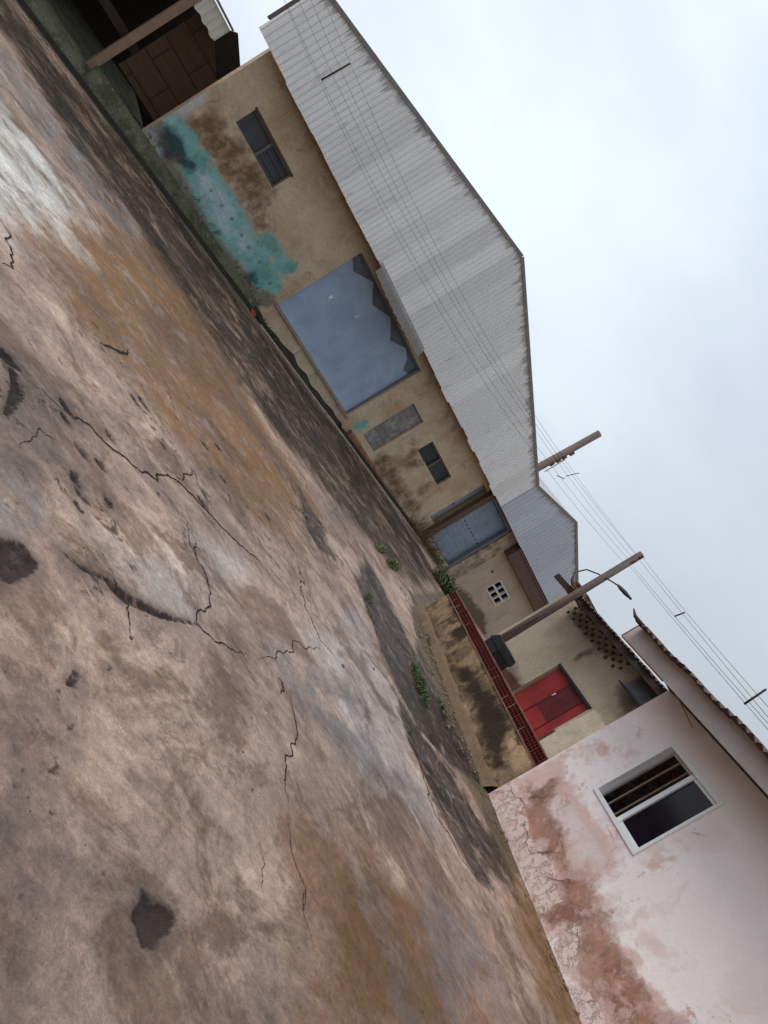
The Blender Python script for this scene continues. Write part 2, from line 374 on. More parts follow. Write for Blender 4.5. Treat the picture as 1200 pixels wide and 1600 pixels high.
    def crack(pts, w, rough=.10, it=5):
        w = w*.75
        P = [np.array(q) for q in g(pts)]
        for k in range(it):
            Q = [P[0]]
            for a, b_ in zip(P[:-1], P[1:]):
                d = b_-a; L = np.linalg.norm(d)
                if L > .02: Q.append((a+b_)/2+np.array([-d[1], d[0]])*rng.normal(0, rough))
                Q.append(b_)
            P = Q
        n = len(P); k0 = len(cv)
        for i, p in enumerate(P):
            t = P[min(i+1, n-1)]-P[max(i-1, 0)]; t = t/(np.linalg.norm(t)+1e-9)
            ww = w*(.35+.9*rng.random())*min(1, 4*(i+.2)/n, 4*(n-i-.8)/n)
            for sgn in (-1, 1):
                q = p+np.array([-t[1], t[0]])*ww*sgn*.5
                z = float(gz(q[0], q[1]))+.006*math.sin(q[0]*2.1+1.3*math.sin(q[1]*1.7))*math.cos(q[1]*1.9+.6*math.sin(q[0]*3.1))+.004
                cv.append((q[0], q[1], z))
        cf.extend((k0+2*i, k0+2*i+1, k0+2*i+3, k0+2*i+2) for i in range(n-1))
    for pts, w in (([(453, 1080), (458, 1110), (465, 1145), (445, 1185), (445, 1225), (450, 1260)], .016), ([(450, 1260), (453, 1310), (468, 1365), (478, 1390), (476, 1410), (485, 1460), (490, 1495)], .008),
                   ([(30, 585), (85, 630), (140, 665), (190, 712), (275, 750), (320, 795), (400, 870), (440, 920)], .03),
                   ([(275, 750), (305, 737)], .02), ([(165, 890), (200, 945), (203, 998)], .012), ([(300, 825), (305, 870), (307, 970), (318, 985), (350, 1005), (390, 1022)], .018),
                   ([(460, 865), (475, 905), (477, 950), (500, 1000), (535, 1042)], .02), ([(392, 1022), (440, 1020), (460, 1000), (500, 996)], .014), ([(430, 1055), (440, 1065), (437, 1085)], .02),
                   ([(0, 410), (20, 420), (18, 370), (0, 340)], .03), ([(155, 535), (200, 547)], .06), ([(290, 810), (300, 860), (308, 880)], .01),
                   ([(600, 1040), (640, 1130), (665, 1225), (685, 1280), (700, 1300), (735, 1360), (765, 1380)], .018), ([(550, 880), (580, 960), (600, 1030)], .025),
                   ([(478, 1430), (476, 1390)], .006), ([(405, 1310), (412, 1350), (408, 1400)], .005), ([(100, 700), (60, 670), (20, 700)], .01), ([(320, 330), (380, 420), (470, 560)], .008),
                   ([(845, 1290), (880, 1400), (905, 1480)], .004)):
        crack(pts, w)
    k = len(V); V = np.vstack([V, np.array(cv)])
    F = [tuple(x) for x in F.tolist()]; nf = len(F); F += [tuple(i+k for i in f) for f in cf]
    m = Mat('yard_concrete', srgb(167, 143, 126), .62, spec=.34)
    big = m.noise(.55, 7, .6, dist=.3); mid = m.noise(2.1, 9, .66, dist=.5); fine = m.noise(17, 8, .68); micro = m.noise(110, 4, .65)
    blot = m.noise(1.3, 11, .70, dist=.6); streak = m.noise(1.0, 9, .68, m.coord((1.2, 4.5, 1)), .4)
    m.over(m.step(big, .40, .62), srgb(140, 114, 100), .85); m.over(m.step(mid, .47, .66), srgb(181, 156, 135), .75); m.over(m.step(blot, .48, .59), srgb(104, 78, 58), .78); m.over(m.mul(m.step(m.noise(3.0, 11, .74, dist=.7), .52, .60), m.step(big, .60, .42)), srgb(96, 74, 56), .6)
    m.over(m.step(streak, .52, .68), srgb(184, 160, 136), .5); m.over(m.step(m.noise(.8, 8, .65, dist=.5), .54, .7), srgb(146, 116, 98), .8)
    darker = m.mask('darker', .5, .6, 1.4, 8); m.over(darker, srgb(92, 76, 68), .78)
    pale = m.mask('pale', .3, .7, 1.8, 9); m.over(m.mul(pale, m.step(blot, .62, .42)), srgb(186, 174, 166), .8)
    och = m.mask('ochre', .35, .8, 1.3, 9); m.over(m.mul(och, m.step(m.noise(1.9, 11, .7, dist=.7), .31, .52)), srgb(114, 78, 34), .9)
    m.over(m.mul(och, m.step(m.noise(5, 9, .72, dist=.8), .56, .66)), srgb(84, 62, 42), .7)
    glr = m.mul(m.mask('glare', .5, .8, 1.2, 9), m.step(m.noise(1.7, 10, .68, dist=.5), .64, .40)); m.over(glr, srgb(240, 237, 228), .9)  # bright sky reflection on wet concrete, painted in as near-white colour
    blu = m.mask('bluewet', .3, .8, 1.6, 9); m.over(m.mul(blu, m.step(mid, .42, .58)), srgb(104, 98, 100), .75)
    mud = m.mask('mud', .08, .25, 2.5, 8); m.over(mud, srgb(98, 80, 58), .92); m.over(m.mul(mud, m.step(m.noise(2.8, 8, .7), .47, .6)), srgb(64, 60, 38), .85); m.over(m.mul(mud, m.step(m.noise(6, 8, .7), .58, .68)), srgb(134, 112, 86), .7)
    stp = m.mask('strip', .5, 1.5, .7, 11, off=-.2); m.over(m.mul(stp, m.step(m.noise(1.6, 10, .72, dist=.6), .66, .48)), srgb(108, 88, 70), .92); m.over(m.mul(m.mask('strip', .45, 1.2, .9, 10, off=-.5), m.step(m.noise(1.1, 10, .72, dist=.6), .36, .52)), srgb(44, 37, 31), .92)
    m.over(m.mul(stp, m.step(m.noise(7, 9, .75, dist=.7), .53, .64)), srgb(118, 106, 94), .5); m.over(m.mul(m.mask('strip', .5, 1.0, 1.2, 9, off=.3), m.step(m.noise(3, 10, .74, dist=.8), .55, .63)), srgb(74, 66, 58), .8)
    wg = m.mask('wetgrey', .14, .40, 2.2, 9); m.over(m.mul(wg, m.step(m.noise(2.4, 8, .7), .60, .45)), srgb(140, 134, 130), .7)
    mb = m.mul(m.mask('mossblack', .10, .42, 1.8, 11), m.step(m.noise(2.6, 10, .74, dist=.7), .66, .54)); m.over(mb, srgb(62, 52, 45), .95); m.over(m.mul(mb, m.step(m.noise(4.5, 9, .72, dist=.5), .46, .6)), srgb(96, 84, 78), .65); m.over(m.mul(mb, m.step(m.noise(2.0, 8, .7), .52, .62)), srgb(40, 35, 31), .85)
    m.over(m.mul(m.mask('mossblack', .25, .8, 1.8, 9, off=.15), m.step(m.noise(5, 9, .75, dist=.6), .53, .60)), srgb(46, 40, 34), .85)
    bw = m.mask('blackwet', .012, .035, 20, 8); m.over(bw, srgb(27, 24, 25), .98); halo = m.mask('blackwet', .06, .12, 7, 8, off=.03); m.over(halo, srgb(84, 71, 66), .5)
    # dark pitting and grit all over the slab
    pit = m.step(m.noise(38, 7, .72, dist=.5), .64, .74); m.over(pit, srgb(100, 78, 64), .45)
    pit2 = m.mul(m.mul(m.mask('pitted', .6, 1.0, 1.0, 6), m.step(m.noise(5, 11, .78, dist=.6), .575, .64)), m.step(m.noise(.9, 5), .44, .60)); m.over(pit2, srgb(66, 54, 46), .8)
    scr = m.step(m.noise(1.2, 10, .74, m.coord((5, 1.6, 1)), .6), .55, .72); m.over(scr, srgb(186, 166, 150), .3); m.over(m.step(m.noise(1.7, 9, .7, m.coord((1, 3.0, 1)), .5), .57, .70), srgb(158, 126, 112), .55)
    m.tint(m.val(1.0), .76, .76); m.tint(m.step(m.noise(.42, 5, .6, dist=.6), .36, .62), .72, 1.20); m.tint(m.step(m.noise(1.9, 8, .7, dist=.6), .36, .64), .84, 1.14); m.tint(m.step(fine, .34, .66), .82, 1.18); m.tint(m.step(m.noise(46, 6, .75), .36, .64), .90, 1.10); m.over(m.step(m.voro(38).outputs['Distance'], .17, .10, 0, 1), srgb(84, 66, 54), .22); m.tint(m.step(micro, .36, .64), .88, 1.12); m.tint(mid, .80, 1.20)
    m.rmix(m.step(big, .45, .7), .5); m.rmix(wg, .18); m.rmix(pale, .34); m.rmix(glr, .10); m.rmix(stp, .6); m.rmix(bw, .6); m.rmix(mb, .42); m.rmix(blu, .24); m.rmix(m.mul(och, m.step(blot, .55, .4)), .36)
    m.bump(streak, .015); m.bump(blot, .02); m.bump(fine, .008); m.bump(micro, .002); m.bump(m.math('SUBTRACT', 1.0, pit2), .014)
    dk = m.math('MAXIMUM', m.math('MAXIMUM', stp, mb), bw); spn = N_(m.nt, 'ShaderNodeMapRange'); m.l(dk, spn.inputs[0]); spn.inputs[3].default_value = .30; spn.inputs[4].default_value = .06; m.l(spn.outputs[0], m.b.inputs['Specular IOR Level'])
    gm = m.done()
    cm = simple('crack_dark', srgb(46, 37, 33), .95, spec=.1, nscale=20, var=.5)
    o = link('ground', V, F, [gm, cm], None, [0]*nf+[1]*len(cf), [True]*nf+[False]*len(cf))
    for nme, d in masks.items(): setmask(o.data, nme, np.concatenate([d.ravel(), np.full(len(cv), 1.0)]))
    tag(o, 'tan stained concrete yard crossed by jagged cracks', None, None, 'structure')
build_ground()

# ------------------------------------------------------------------ drain beside the warehouse: two low lips and a dark bed
def strip_follow(name, pts, prof, mat, parent=None, rough=.012):
    """sweep a profile [(o, dz)] of a frame along s positions; pts = list of s; z follows ground at o"""
    mb = MB(); V = []
    for s in pts:
        for o, dz in prof:
            q = WF.w(s, 0, o); V.append((q[0], q[1], float(gz(q[0], q[1]))+dz+(rough if dz > .03 else .012)*mnoise.noise(Vector((s*1.7, o*3, dz*9)))))
    n = len(prof); F = []
    for i in range(len(pts)-1):
        for j in range(n-1): F.append((i*n+j, (i+1)*n+j, (i+1)*n+j+1, i*n+j+1))
    F += [tuple(range(n)), tuple(range(len(V)-1, len(V)-1-n, -1))]
    mb.add(V, F); return mb.build(name, mat, parent)
mm = Mat('drain_moss', srgb(96, 92, 74), .9); mm.over(mm.step(mm.noise(2.2, 6, .7), .42, .6), srgb(62, 66, 44), .85); mm.over(mm.step(mm.noise(9, 6, .7), .55, .68), srgb(150, 140, 120), .5)
mm.tint(mm.noise(20, 5), .6, 1.3); mm.bump(mm.noise(18, 6), .03); M_MOSSC = mm.done()
SS = list(np.arange(-9, 16.2, .3))
M_DRAIN = simple('drain_slime_shade', (.030, .025, .016, 1), .7, nscale=6, var=.6)
o = strip_follow('drain', [s for s in SS if s <= 4.9], [(.34, .11), (.385, .10), (.40, .006), (.56, .004), (.60, -.02)], M_DRAIN); tag(o, 'black open drain along the shed and the teal painted wall', None, None, 'structure')  # its upright black face stands for the undercut shadow of the apron
o = strip_follow('drain', list(np.arange(4.85, 9.7, .12)), [(.0, .13), (.025, .10), (.07, .006), (.56, .004), (.60, -.02)], M_DRAIN, None, .12); tag(o, 'black open drain below the blue door', None, None, 'structure')
o = strip_follow('drain', [s for s in SS if s >= 9.55], [(.30, .12), (.385, .10), (.40, .006), (.56, .004), (.60, -.02)], M_DRAIN); tag(o, 'black open drain below the red earth plinth', None, None, 'structure')
o = strip_follow('kerb', [s for s in SS if s >= 4.9], [(.56, -.05), (.56, .03), (.66, .035), (.70, .02), (.72, -.05)], M_CONC); tag(o, 'broken concrete lip beside the drain', None, None, 'structure')
o = strip_follow('kerb', [s for s in SS if s <= 4.95], [(.57, -.05), (.57, .012), (.64, .014), (.68, -.05)], M_MOSSC); tag(o, 'mossy low lip beside the drain', None, None, 'structure')
# ------------------------------------------------------------------ warehouse with the big blue door
def gzs(s, o=0.0): q = WF.w(s, 0, o); return float(gz(q[0], q[1]))
def hole_px(fr, tl, tr, br, bl, depth, off=0.0):
    a, b_, c_, d_ = [fr.px(p, off) for p in (tl, tr, br, bl)]
    return ((a[0]+d_[0])/2, (b_[0]+c_[0])/2, (c_[1]+d_[1])/2, (a[1]+b_[1])/2, depth)
EAVE = float(np.mean([WF.px(p)[1] for p in ((546, 317), (663, 560), (780, 787))]))+.10
S_MID = WF.px((770, 770))[0]-.16
H_W1 = hole_px(WF, (398, 172), (457, 274), (428, 293), (366, 192), .14)
H_DOOR = hole_px(WF, (565, 392.7), (658.3, 581.7), (541.7, 647.7), (435, 476.7), .22)
H_PAN = hole_px(WF, (646, 630), (661.7, 660), (583, 706.7), (568, 678), .07)
H_W2 = hole_px(WF, (676, 690), (705.7, 745), (683, 759), (652.7, 702.7), .14)
_a, _b = WF.px((752, 760)), WF.px((678, 813)); H_G1 = (_a[0]-.02, S_MID, _b[1]-.05, EAVE-.22, .45)
print('warehouse', EAVE, S_MID, H_W1, H_DOOR, H_PAN, H_W2, H_G1)
Z1 = lambda pts: zoom(pts, 200, 150, 4)
mk_teal = polymask(WF, [Z1([(225, 95), (330, 105), (390, 220), (500, 390), (700, 680), (870, 960), (960, 1110), (945, 1240), (800, 1200), (700, 1040), (620, 960), (500, 800), (410, 620), (330, 420), (230, 230)]),
                        Z1([(860, 850), (930, 900), (1000, 1010), (1060, 1060), (1030, 1110), (960, 1140), (870, 990), (800, 860)]), zoom([(65, 145), (190, 110), (200, 170), (110, 215)], 540, 640, 6)])
mk_white = polymask(WF, [Z1([(430, 470), (500, 470), (700, 740), (780, 900), (760, 1000), (680, 960), (560, 830), (440, 600)]), Z1([(110, 180), (170, 170), (210, 350), (180, 390), (120, 280)]),
                         Z1([(230, 100), (420, 0), (520, -80), (560, -40), (340, 130), (300, 170)])])
mk_dark = polymask(WF, [Z1([(210, 170), (290, 200), (360, 310), (420, 430), (400, 480), (300, 430), (210, 390), (195, 280)]), Z1([(740, 1110), (790, 1090), (800, 1170), (750, 1170)])])
mk_dots = dotmask(WF, [(q, .055) for q in Z1([(520, 590), (585, 685), (650, 768), (712, 872), (752, 945), (822, 1040), (888, 1172), (880, 680)])]+[(Z1([(320, 550)])[0], .09), (Z1([(565, 850)])[0], .08)])
mk_damp = polymask(WF, [Z1([(360, 150), (500, 110), (600, 180), (720, 330), (830, 470), (880, 600), (860, 720), (870, 830), (800, 840), (640, 560), (520, 380), (420, 240)]),
                        zoom([(280, 420), (350, 400), (430, 520), (530, 690), (650, 880), (690, 970), (640, 1030), (560, 920), (470, 830), (380, 760), (300, 640), (240, 540)], 540, 640, 6),
                        zoom([(630, 280), (660, 290), (650, 310), (590, 320)], 540, 640, 6), zoom([(580, 500), (700, 500), (690, 540), (590, 540)], 540, 640, 6), zoom([(690, 380), (560, 430), (480, 480), (580, 460)], 540, 640, 6),
                        zoom([(780, 690), (800, 720), (740, 780), (680, 800), (730, 740)], 540, 640, 6)])
mk_grey = polymask(WF, [Z1([(90, 190), (200, 130), (230, 300), (330, 480), (430, 620), (560, 860), (720, 1060), (900, 1230), (930, 1300), (800, 1330), (500, 960), (200, 560), (60, 300)])])
mk_red = polymask(WF, [zoom([(150, 400), (260, 560), (330, 680), (480, 850), (560, 960), (620, 1040), (520, 1080), (330, 820), (200, 600), (90, 440), (50, 260), (80, 230)], 540, 640, 6)])
m = Mat('tan_plaster', srgb(202, 180, 150), .92, spec=.2); v = m.coord(fr=WF)
m.over(m.step(m.noise(.8, 5, .6), .42, .66), srgb(178, 150, 118), .75); m.over(m.step(m.noise(2.2, 9, .68), .48, .66), srgb(216, 196, 168), .6); m.over(m.step(m.noise(1.7, 9, .7, dist=.4), .55, .68), srgb(150, 124, 98), .6)
dm = m.mask('darker', .22, .5, 2.2, 9); m.over(m.mul(dm, m.step(m.noise(3.4, 8, .68), .36, .60)), srgb(96, 68, 48), .85); m.over(dm, srgb(134, 102, 74), .45); m.over(m.mask('grey', .10, .2, 3, 7), srgb(112, 110, 98), .85)
m.over(m.mask('red', .08, .2, 3), srgb(150, 92, 66), .85)
tl = m.mask('teal', .09, .30, 3.0, 10); m.over(tl, srgb(124, 186, 178), .9); m.over(m.mul(tl, m.step(m.noise(1.9, 8, .68), .42, .62)), srgb(92, 140, 128), .6); m.over(m.mul(tl, m.step(m.noise(4.5, 8, .7), .56, .7)), srgb(170, 186, 184), .6)
m.over(m.mul(m.mask('white', .2, .35, 2.2, 7), m.step(m.noise(1.8, 6, .6), .72, .40)), srgb(196, 208, 212), .85)
m.over(m.mask('dark', .12, .2, 3.5, 6), srgb(44, 58, 64), .88); m.over(m.mask('dots', .02, .03, 12), srgb(84, 98, 100), .55)
m.over(m.mul(m.mask('grey', .1, .2, 3, 7), m.step(m.noise(5.5, 6, .7), .52, .62)), srgb(66, 66, 54), .75)
m.over(m.step(m.voro(1.2, m.coord((1.3, 1.3, 1.3)), 'DISTANCE_TO_EDGE').outputs['Distance'], .0, .006, .5, 0), srgb(110, 84, 64), .6)
m.over(m.mul(m.step(m.noise(1.4, 6, .6, m.coord((3.5, .5, 1), WF)), .58, .74), m.step(m.noise(.6, 3), .4, .6)), srgb(110, 84, 62), .6)
m.tint(m.noise(14, 8, .68), .72, 1.28); m.tint(m.noise(70, 4), .90, 1.10); m.bump(m.noise(9, 8, .66), .022); m.bump(m.noise(60, 4), .003)
M_TAN = m.done()
def galv(name, base, fr, period=.19, s_off=0.0):
    m = Mat(name, base, .48, .25, .5); v = m.coord(fr=fr)
    sp = N_(m.nt, 'ShaderNodeSeparateXYZ'); m.l(v, sp.inputs[0])
    sh = m.math('FLOOR', m.math('DIVIDE', sp.outputs[0], period*4))
    wn = N_(m.nt, 'ShaderNodeTexWhiteNoise', noise_dimensions='1D'); m.l(sh, wn.inputs['W'])
    m.tint(wn.outputs['Value'], .90, 1.06)
    m.over(m.step(m.noise(2.2, 6, .7, m.coord((2.5, .35, 1), fr)), .56, .74), srgb(150, 146, 138), .5)
    m.over(m.step(m.noise(8, 6, .75), .64, .72), srgb(140, 118, 98), .35)
    fr_ = m.math('FRACT', m.math('DIVIDE', m.math('SUBTRACT', sp.outputs[0], s_off), period)); 
    m.over(m.step(m.math('ABSOLUTE', m.math('SUBTRACT', fr_, .32)), .02, .10, 1, 0), srgb(120, 118, 114), .45)
    stk = m.math('SUBTRACT', m.math('MULTIPLY', m.noise(1.0, 5, .7, m.coord((7, .25, 1), fr)), .35), m.attr('dtop')); m.over(m.step(stk, .125, .16), srgb(120, 106, 94), .5)
    m.over(m.step(m.noise(1.0, 6, .7, m.coord((9, .18, 1), fr)), .58, .72), srgb(176, 173, 166), .45)
    m.tint(m.noise(26, 4), .93, 1.07); m.rmix(m.step(m.noise(3, 5), .4, .6), .36); m.bump(m.noise(2.0, 3), .006)
    return m.done()
M_GALV = galv('galvanised_sheet', srgb(244, 243, 238), WF, .15, WF.px((404, 43), .42)[0])
M_GALV2 = galv('weathered_grey_sheet', srgb(196, 199, 206), WF, .22, WF.px((840, 757), .42)[0]+.02)
WLOC = WF.w(8, gzs(8))
wh = thing('warehouse', WLOC, 'long tan warehouse with a huge corrugated gable and a wide blue steel door', 'warehouse', None)
grid_wall('wall', WF, 0, S_MID, -.4, EAVE+.35, [H_W1, H_DOOR, H_PAN, H_W2, H_G1], M_TAN, wh, .055, dict(teal=mk_teal, white=mk_white, dark=mk_dark, dots=mk_dots, darker=mk_damp, grey=mk_grey, red=mk_red), .25)
# side wall going back, and the roof behind the gable
GOF = .42
def corr_gable(fr, off, pts, zbot, period, amp, mat, name, parent, jag=.015):
    """corrugated sheets hung vertically on the gable; pts = top outline [(s, z)], zbot(s)"""
    P = sorted(pts); s0, s1 = P[0][0], P[-1][0]; mb = MB(); cols = []
    xs = [p[0] for p in P]; zz = [p[1] for p in P]; k = 0; s = s0; V = []; F = []
    prof = [(0, 0), (.10, .0), (.14, 1), (.26, 1), (.30, 0), (.64, 0), (.66, .4), (.72, .4), (.74, 0)]
    n = int((s1-s0)/period)+1
    for i in range(n):
        jz = rng.normal(0, jag) if i % 4 == 0 else (jz if i else 0)
        for a, h in prof:
            q = s0+(i+a)*period
            if q > s1: break
            zt = np.interp(q, xs, zz); zb = zbot(q)+jz
            V += [fr.w(q, zb, off+h*amp), fr.w(q, zb+(zt-zb)*.5, off+h*amp+.004*math.sin(q*3)), fr.w(q, zt, off+h*amp)]
    m_ = len(V)//3; dtop = []
    for i in range(m_): a = V[3*i+2][2]; dtop += [a-V[3*i][2], a-V[3*i+1][2], 0]
    for i in range(m_-1):
        for j in (0, 1): F.append((3*i+j, 3*i+3+j, 3*i+4+j, 3*i+1+j))
    o = link(name, V, F, mat, parent); setmask(o.data, 'dtop', np.array(dtop)*.25); return o
gl, gm_, gr_ = WF.px((404, 43), GOF), WF.px((815, 400), GOF), WF.px((840, 757), GOF)
ptl = WF.px((515, 0), GOF); zl = ptl[1]; 
g0 = gl[0]
top1 = [(g0, zl-.03), (gm_[0], gm_[1]), (gr_[0], gr_[1])]
e0, e1 = WF.px((404, 46), GOF), WF.px((780, 787), GOF)
eave_z = lambda s: e0[1]+(e1[1]-e0[1])*(s-e0[0])/(e1[0]-e0[0])+.04*math.sin((s-e0[0])/(e1[0]-e0[0])*math.pi)
gab = corr_gable(WF, GOF, top1, eave_z, .15, .030, M_GALV, 'gable_cladding', wh)
print('gable', top1, e0, e1)
# barge flashing along the two slopes of the gable, with short dark gaps under it
M_FLASH = simple('flashing_strip', srgb(132, 128, 120), .6, .3, nscale=4, var=.3)
fl = MB()
def slope_strip(mb, fr, a, b_, w, o0, o1, lift=0.02, mi=0):
    d = np.array([b_[0]-a[0], b_[1]-a[1]]); d /= np.linalg.norm(d); nn = np.array([-d[1], d[0]])
    if nn[1] < 0: nn = -nn
    q = [(a[0]+nn[0]*k, a[1]+nn[1]*k) for k in (lift-w, lift)]+[(b_[0]+nn[0]*k, b_[1]+nn[1]*k) for k in (lift, lift-w)]
    mb.prism(fr, q, o0, o1, mi)
slope_strip(fl, WF, top1[0], top1[1], .10, GOF+.035, GOF+.05, .05); slope_strip(fl, WF, (top1[1][0]+.02, top1[1][1]), top1[2], .10, GOF+.036, GOF+.052, .05)
fl.build('gable_flashing', M_FLASH, gab)
# soffit closing the space between wall and cladding, dark timber
sf = MB(); sf.box(WF, g0+.02, S_MID, EAVE+.28, EAVE+.34, -.1, GOF-.01); sf.prism(WF, [(g0, EAVE+.05), (g0+.0, zl-.1), (g0+.05, zl-.1), (g0+.05, EAVE+.05)], .0, GOF-.005)
sf.build('soffit', M_DKWOOD, wh)
rf = MB(); B = -8.0
SK = lambda s, z, o: WF.w(s+.40*(-o), z, o)                 # the yard side wall runs back at a slight skew
rf.add([WF.w(*top1[0], GOF-.01), WF.w(*top1[1], GOF-.01), SK(*top1[1], B), SK(*top1[0], B), WF.w(*top1[2], GOF-.01), WF.w(*top1[2], B)], [(0, 1, 2, 3), (1, 4, 5, 2)])
rf.build('roof', M_GALV, wh)
sw = MB(); sw.add([SK(a, z, o) for a in (.01, .23) for z in (-.4, zl-.25) for o in (B, -.26)], [(0, 1, 3, 2), (4, 6, 7, 5), (0, 4, 5, 1), (2, 3, 7, 6), (0, 2, 6, 4), (1, 5, 7, 3)]); sw.build('side_wall', M_TAN, wh)
bk = MB(); bk.prism(WF, [(3.5, -.3), (3.5, zl-.2), (gm_[0], gm_[1]-.2), (S_MID, gr_[1]-.2), (S_MID, -.3)], B, B+.2); bk.build('rear_wall', M_TAN, wh)
# --- big blue door: two sheet leaves with a torn dark top
def door_mat(name, c, c2, c3, fr, dirt=.5):
    m = Mat(name, c, .5, 0, .4); v = m.coord((1, 1, 1), fr)
    m.over(m.step(m.noise(1.6, 5, .6), .42, .62), c2, .7); m.over(m.step(m.noise(1.5, 6, .7, m.coord((3, .5, 1), fr)), .56, .74), c3, dirt)
    m.over(m.step(m.noise(24, 5, .7), .68, .74), srgb(60, 60, 66), .6)
    m.tint(m.noise(12, 5), .9, 1.1); m.rmix(m.step(m.noise(3, 4), .4, .6), .36); m.bump(m.noise(2.2, 3), .012); return m.done()
M_BLUE = door_mat('blue_steel', srgb(164, 182, 202), srgb(148, 166, 188), srgb(184, 198, 212), WF)
M_BLUE2 = door_mat('dull_blue_steel', srgb(132, 146, 162), srgb(114, 128, 144), srgb(150, 160, 172), WF)
s0, s1, z0, z1, dp = H_DOOR; Lx = s1-s0; hz = z1-z0; sm_ = s0+Lx*.5
door = MB()
# outline of the sheet traced with its torn upper edge (fractions of the opening), 3 cm thick
tp = [WF.px(p, -.15) for p in zoom([(513, 70), (516, 132), (612, 183), (605, 250), (607, 292), (692, 347), (689, 455), (763, 492), (768, 545), (748, 598), (790, 628)], 380, 380, 3)]
poly = [(s0+.01, z0+.01)] + [(min(max(a, s0+.01+.001*k), s1-.012), min(b_, z1-.03)) for k, (a, b_) in enumerate(tp)] + [(s1-.01, z0+.01)]
door.prism(WF, poly, -.185, -.155)
for q in (.335, .662):
    door.box(WF, s0+Lx*q-.004, s0+Lx*q+.004, z0+.02, z0+hz*.70, -.155, -.151)
dr = door.build('steel_door', M_BLUE, wh); tag(dr, 'wide pale blue sheet steel door with a ragged dark top edge')
hd = MB(); hs, hz2 = WF.px((516, 464), -.15); hd.box(WF, hs-.05, hs+.05, hz2-.05, hz2+.06, -.152, -.12); hd.box(WF, hs-.02, hs+.09, hz2-.1, hz2-.08, -.152, -.13)
hd.build('latch', M_ALU, dr)
hd = MB(); hs, hz2 = WF.px((556, 495), -.15); hd.box(WF, hs-.07, hs+.03, hz2-.03, hz2+.0, -.152, -.125); hd.box(WF, hs+.0, hs+.03, hz2-.03, hz2+.11, -.152, -.125); hd.build('latch', M_ALU, dr)
bx_ = MB(); bx_.box(WF, s0-.02, s1+.02, z0-.02, z1+.02, -.60, -.20); bx_.build('door_back', simple('grimy_door_back', srgb(118, 122, 132), .9, nscale=2.5, var=.5), wh)
fr_ = MB(); fr_.box(WF, s0-.01, s0+.05, z0, z1-.001, -.21, -.10); fr_.box(WF, s1-.05, s1+.01, z0, z1-.001, -.21, -.10); fr_.box(WF, s0+.051, s1-.051, z1-.06, z1, -.21, -.10); fr_.build('door_frame', M_GREYF, wh)
st = MB(); st.box(WF, s0-.06, s1+.06, z0-.07, z0-.005, -.14, .05); st.build('door_sill', M_CONC, wh)
# hanging canopy sheet over the door
cn = MB(); ca, cb = WF.px((601, 412), GOF+.1), WF.px((664, 546), GOF+.1); cz = eave_z(ca[0])
ns = int((cb[0]-ca[0])/.19*6); V = []; 
for i in range(ns+1):
    s = ca[0]+(cb[0]-ca[0])*i/ns; h = .022*(1 if i % 6 in (1, 2) else 0); dz = .03*math.sin(i*.7)*(i % 3 == 0)
    t = i/ns
    V += [WF.w(s, cz+.10+h*.3, GOF+.035), WF.w(s, cz-.02+h, GOF+.16+h), WF.w(s, cz-.20-.05*math.sin(3*t)+dz, GOF+.20+h)]
cn.add(V, [(3*i+j, 3*i+3+j, 3*i+4+j, 3*i+1+j) for i in range(ns) for j in (0, 1)]); cn.build('canopy_sheet', galv('torn_canopy_sheet', srgb(148, 146, 142), WF), wh)
# --- louvre windows
M_LOUV = simple('dark_louvre_sheet', srgb(62, 66, 70), .55, spec=.5, nscale=5, var=.3); M_LOUV2 = simple('black_louvre_sheet', srgb(40, 42, 44), .5, spec=.5, nscale=5, var=.3)
def louvre_window(H, ribs_first, parent):
    a0, a1, b0, b1, dp = H; mid = (a0+a1)/2; fw = .05
    f = MB(); f.box(WF, a0, a1, b1-fw, b1, -dp, -dp+.09); f.box(WF, a0, a0+fw*.6, b0, b1-fw, -dp, -dp+.09); f.box(WF, a1-fw*.6, a1, b0, b1-fw, -dp, -dp+.09); f.box(WF, mid-.03, mid+.03, b0, b1-fw, -dp, -dp+.095)
    f.box(WF, a0+.03, mid-.03, b0, b0+.025, -dp, -dp+.08); f.box(WF, mid+.03, a1-.03, b0, b0+.025, -dp, -dp+.08)
    w = f.build('window', simple('weathered_window_frame', srgb(112, 106, 96), .7, nscale=7), parent)
    for k, (c0, c1) in enumerate(((a0+.03, mid-.031), (mid+.031, a1-.03))):
        p = MB()
        if (k == 0) == ribs_first:
            n = 5; dz = (b1-fw-b0-.025)/n; V = []
            for i in range(n):
                za = b0+.025+i*dz; p.prism(WF, [(c0, za+.004), (c1, za+.004), (c1, za+dz), (c0, za+dz)], -dp-.01, -dp+.015+.02*(i % 2))
        else: p.box(WF, c0, c1, b0+.025, b1-fw, -dp-.01, -dp+.03)
        p.build('shutter', M_LOUV if not ribs_first else M_LOUV2, w)
    bb = MB(); bb.box(WF, a0-.01, a1+.01, b0-.01, b1+.01, -dp-.12, -dp-.06); bb.build('window_back', M_VOID, w)
    return w
louvre_window(H_W1, False, wh); louvre_window(H_W2, True, wh)
sl_ = MB(); sl_.box(WF, H_W1[0]-.03, H_W1[1]+.02, H_W1[3]+.0, H_W1[3]+.05, -.02, .025); sl_.build('lintel', M_BRWOOD, wh)
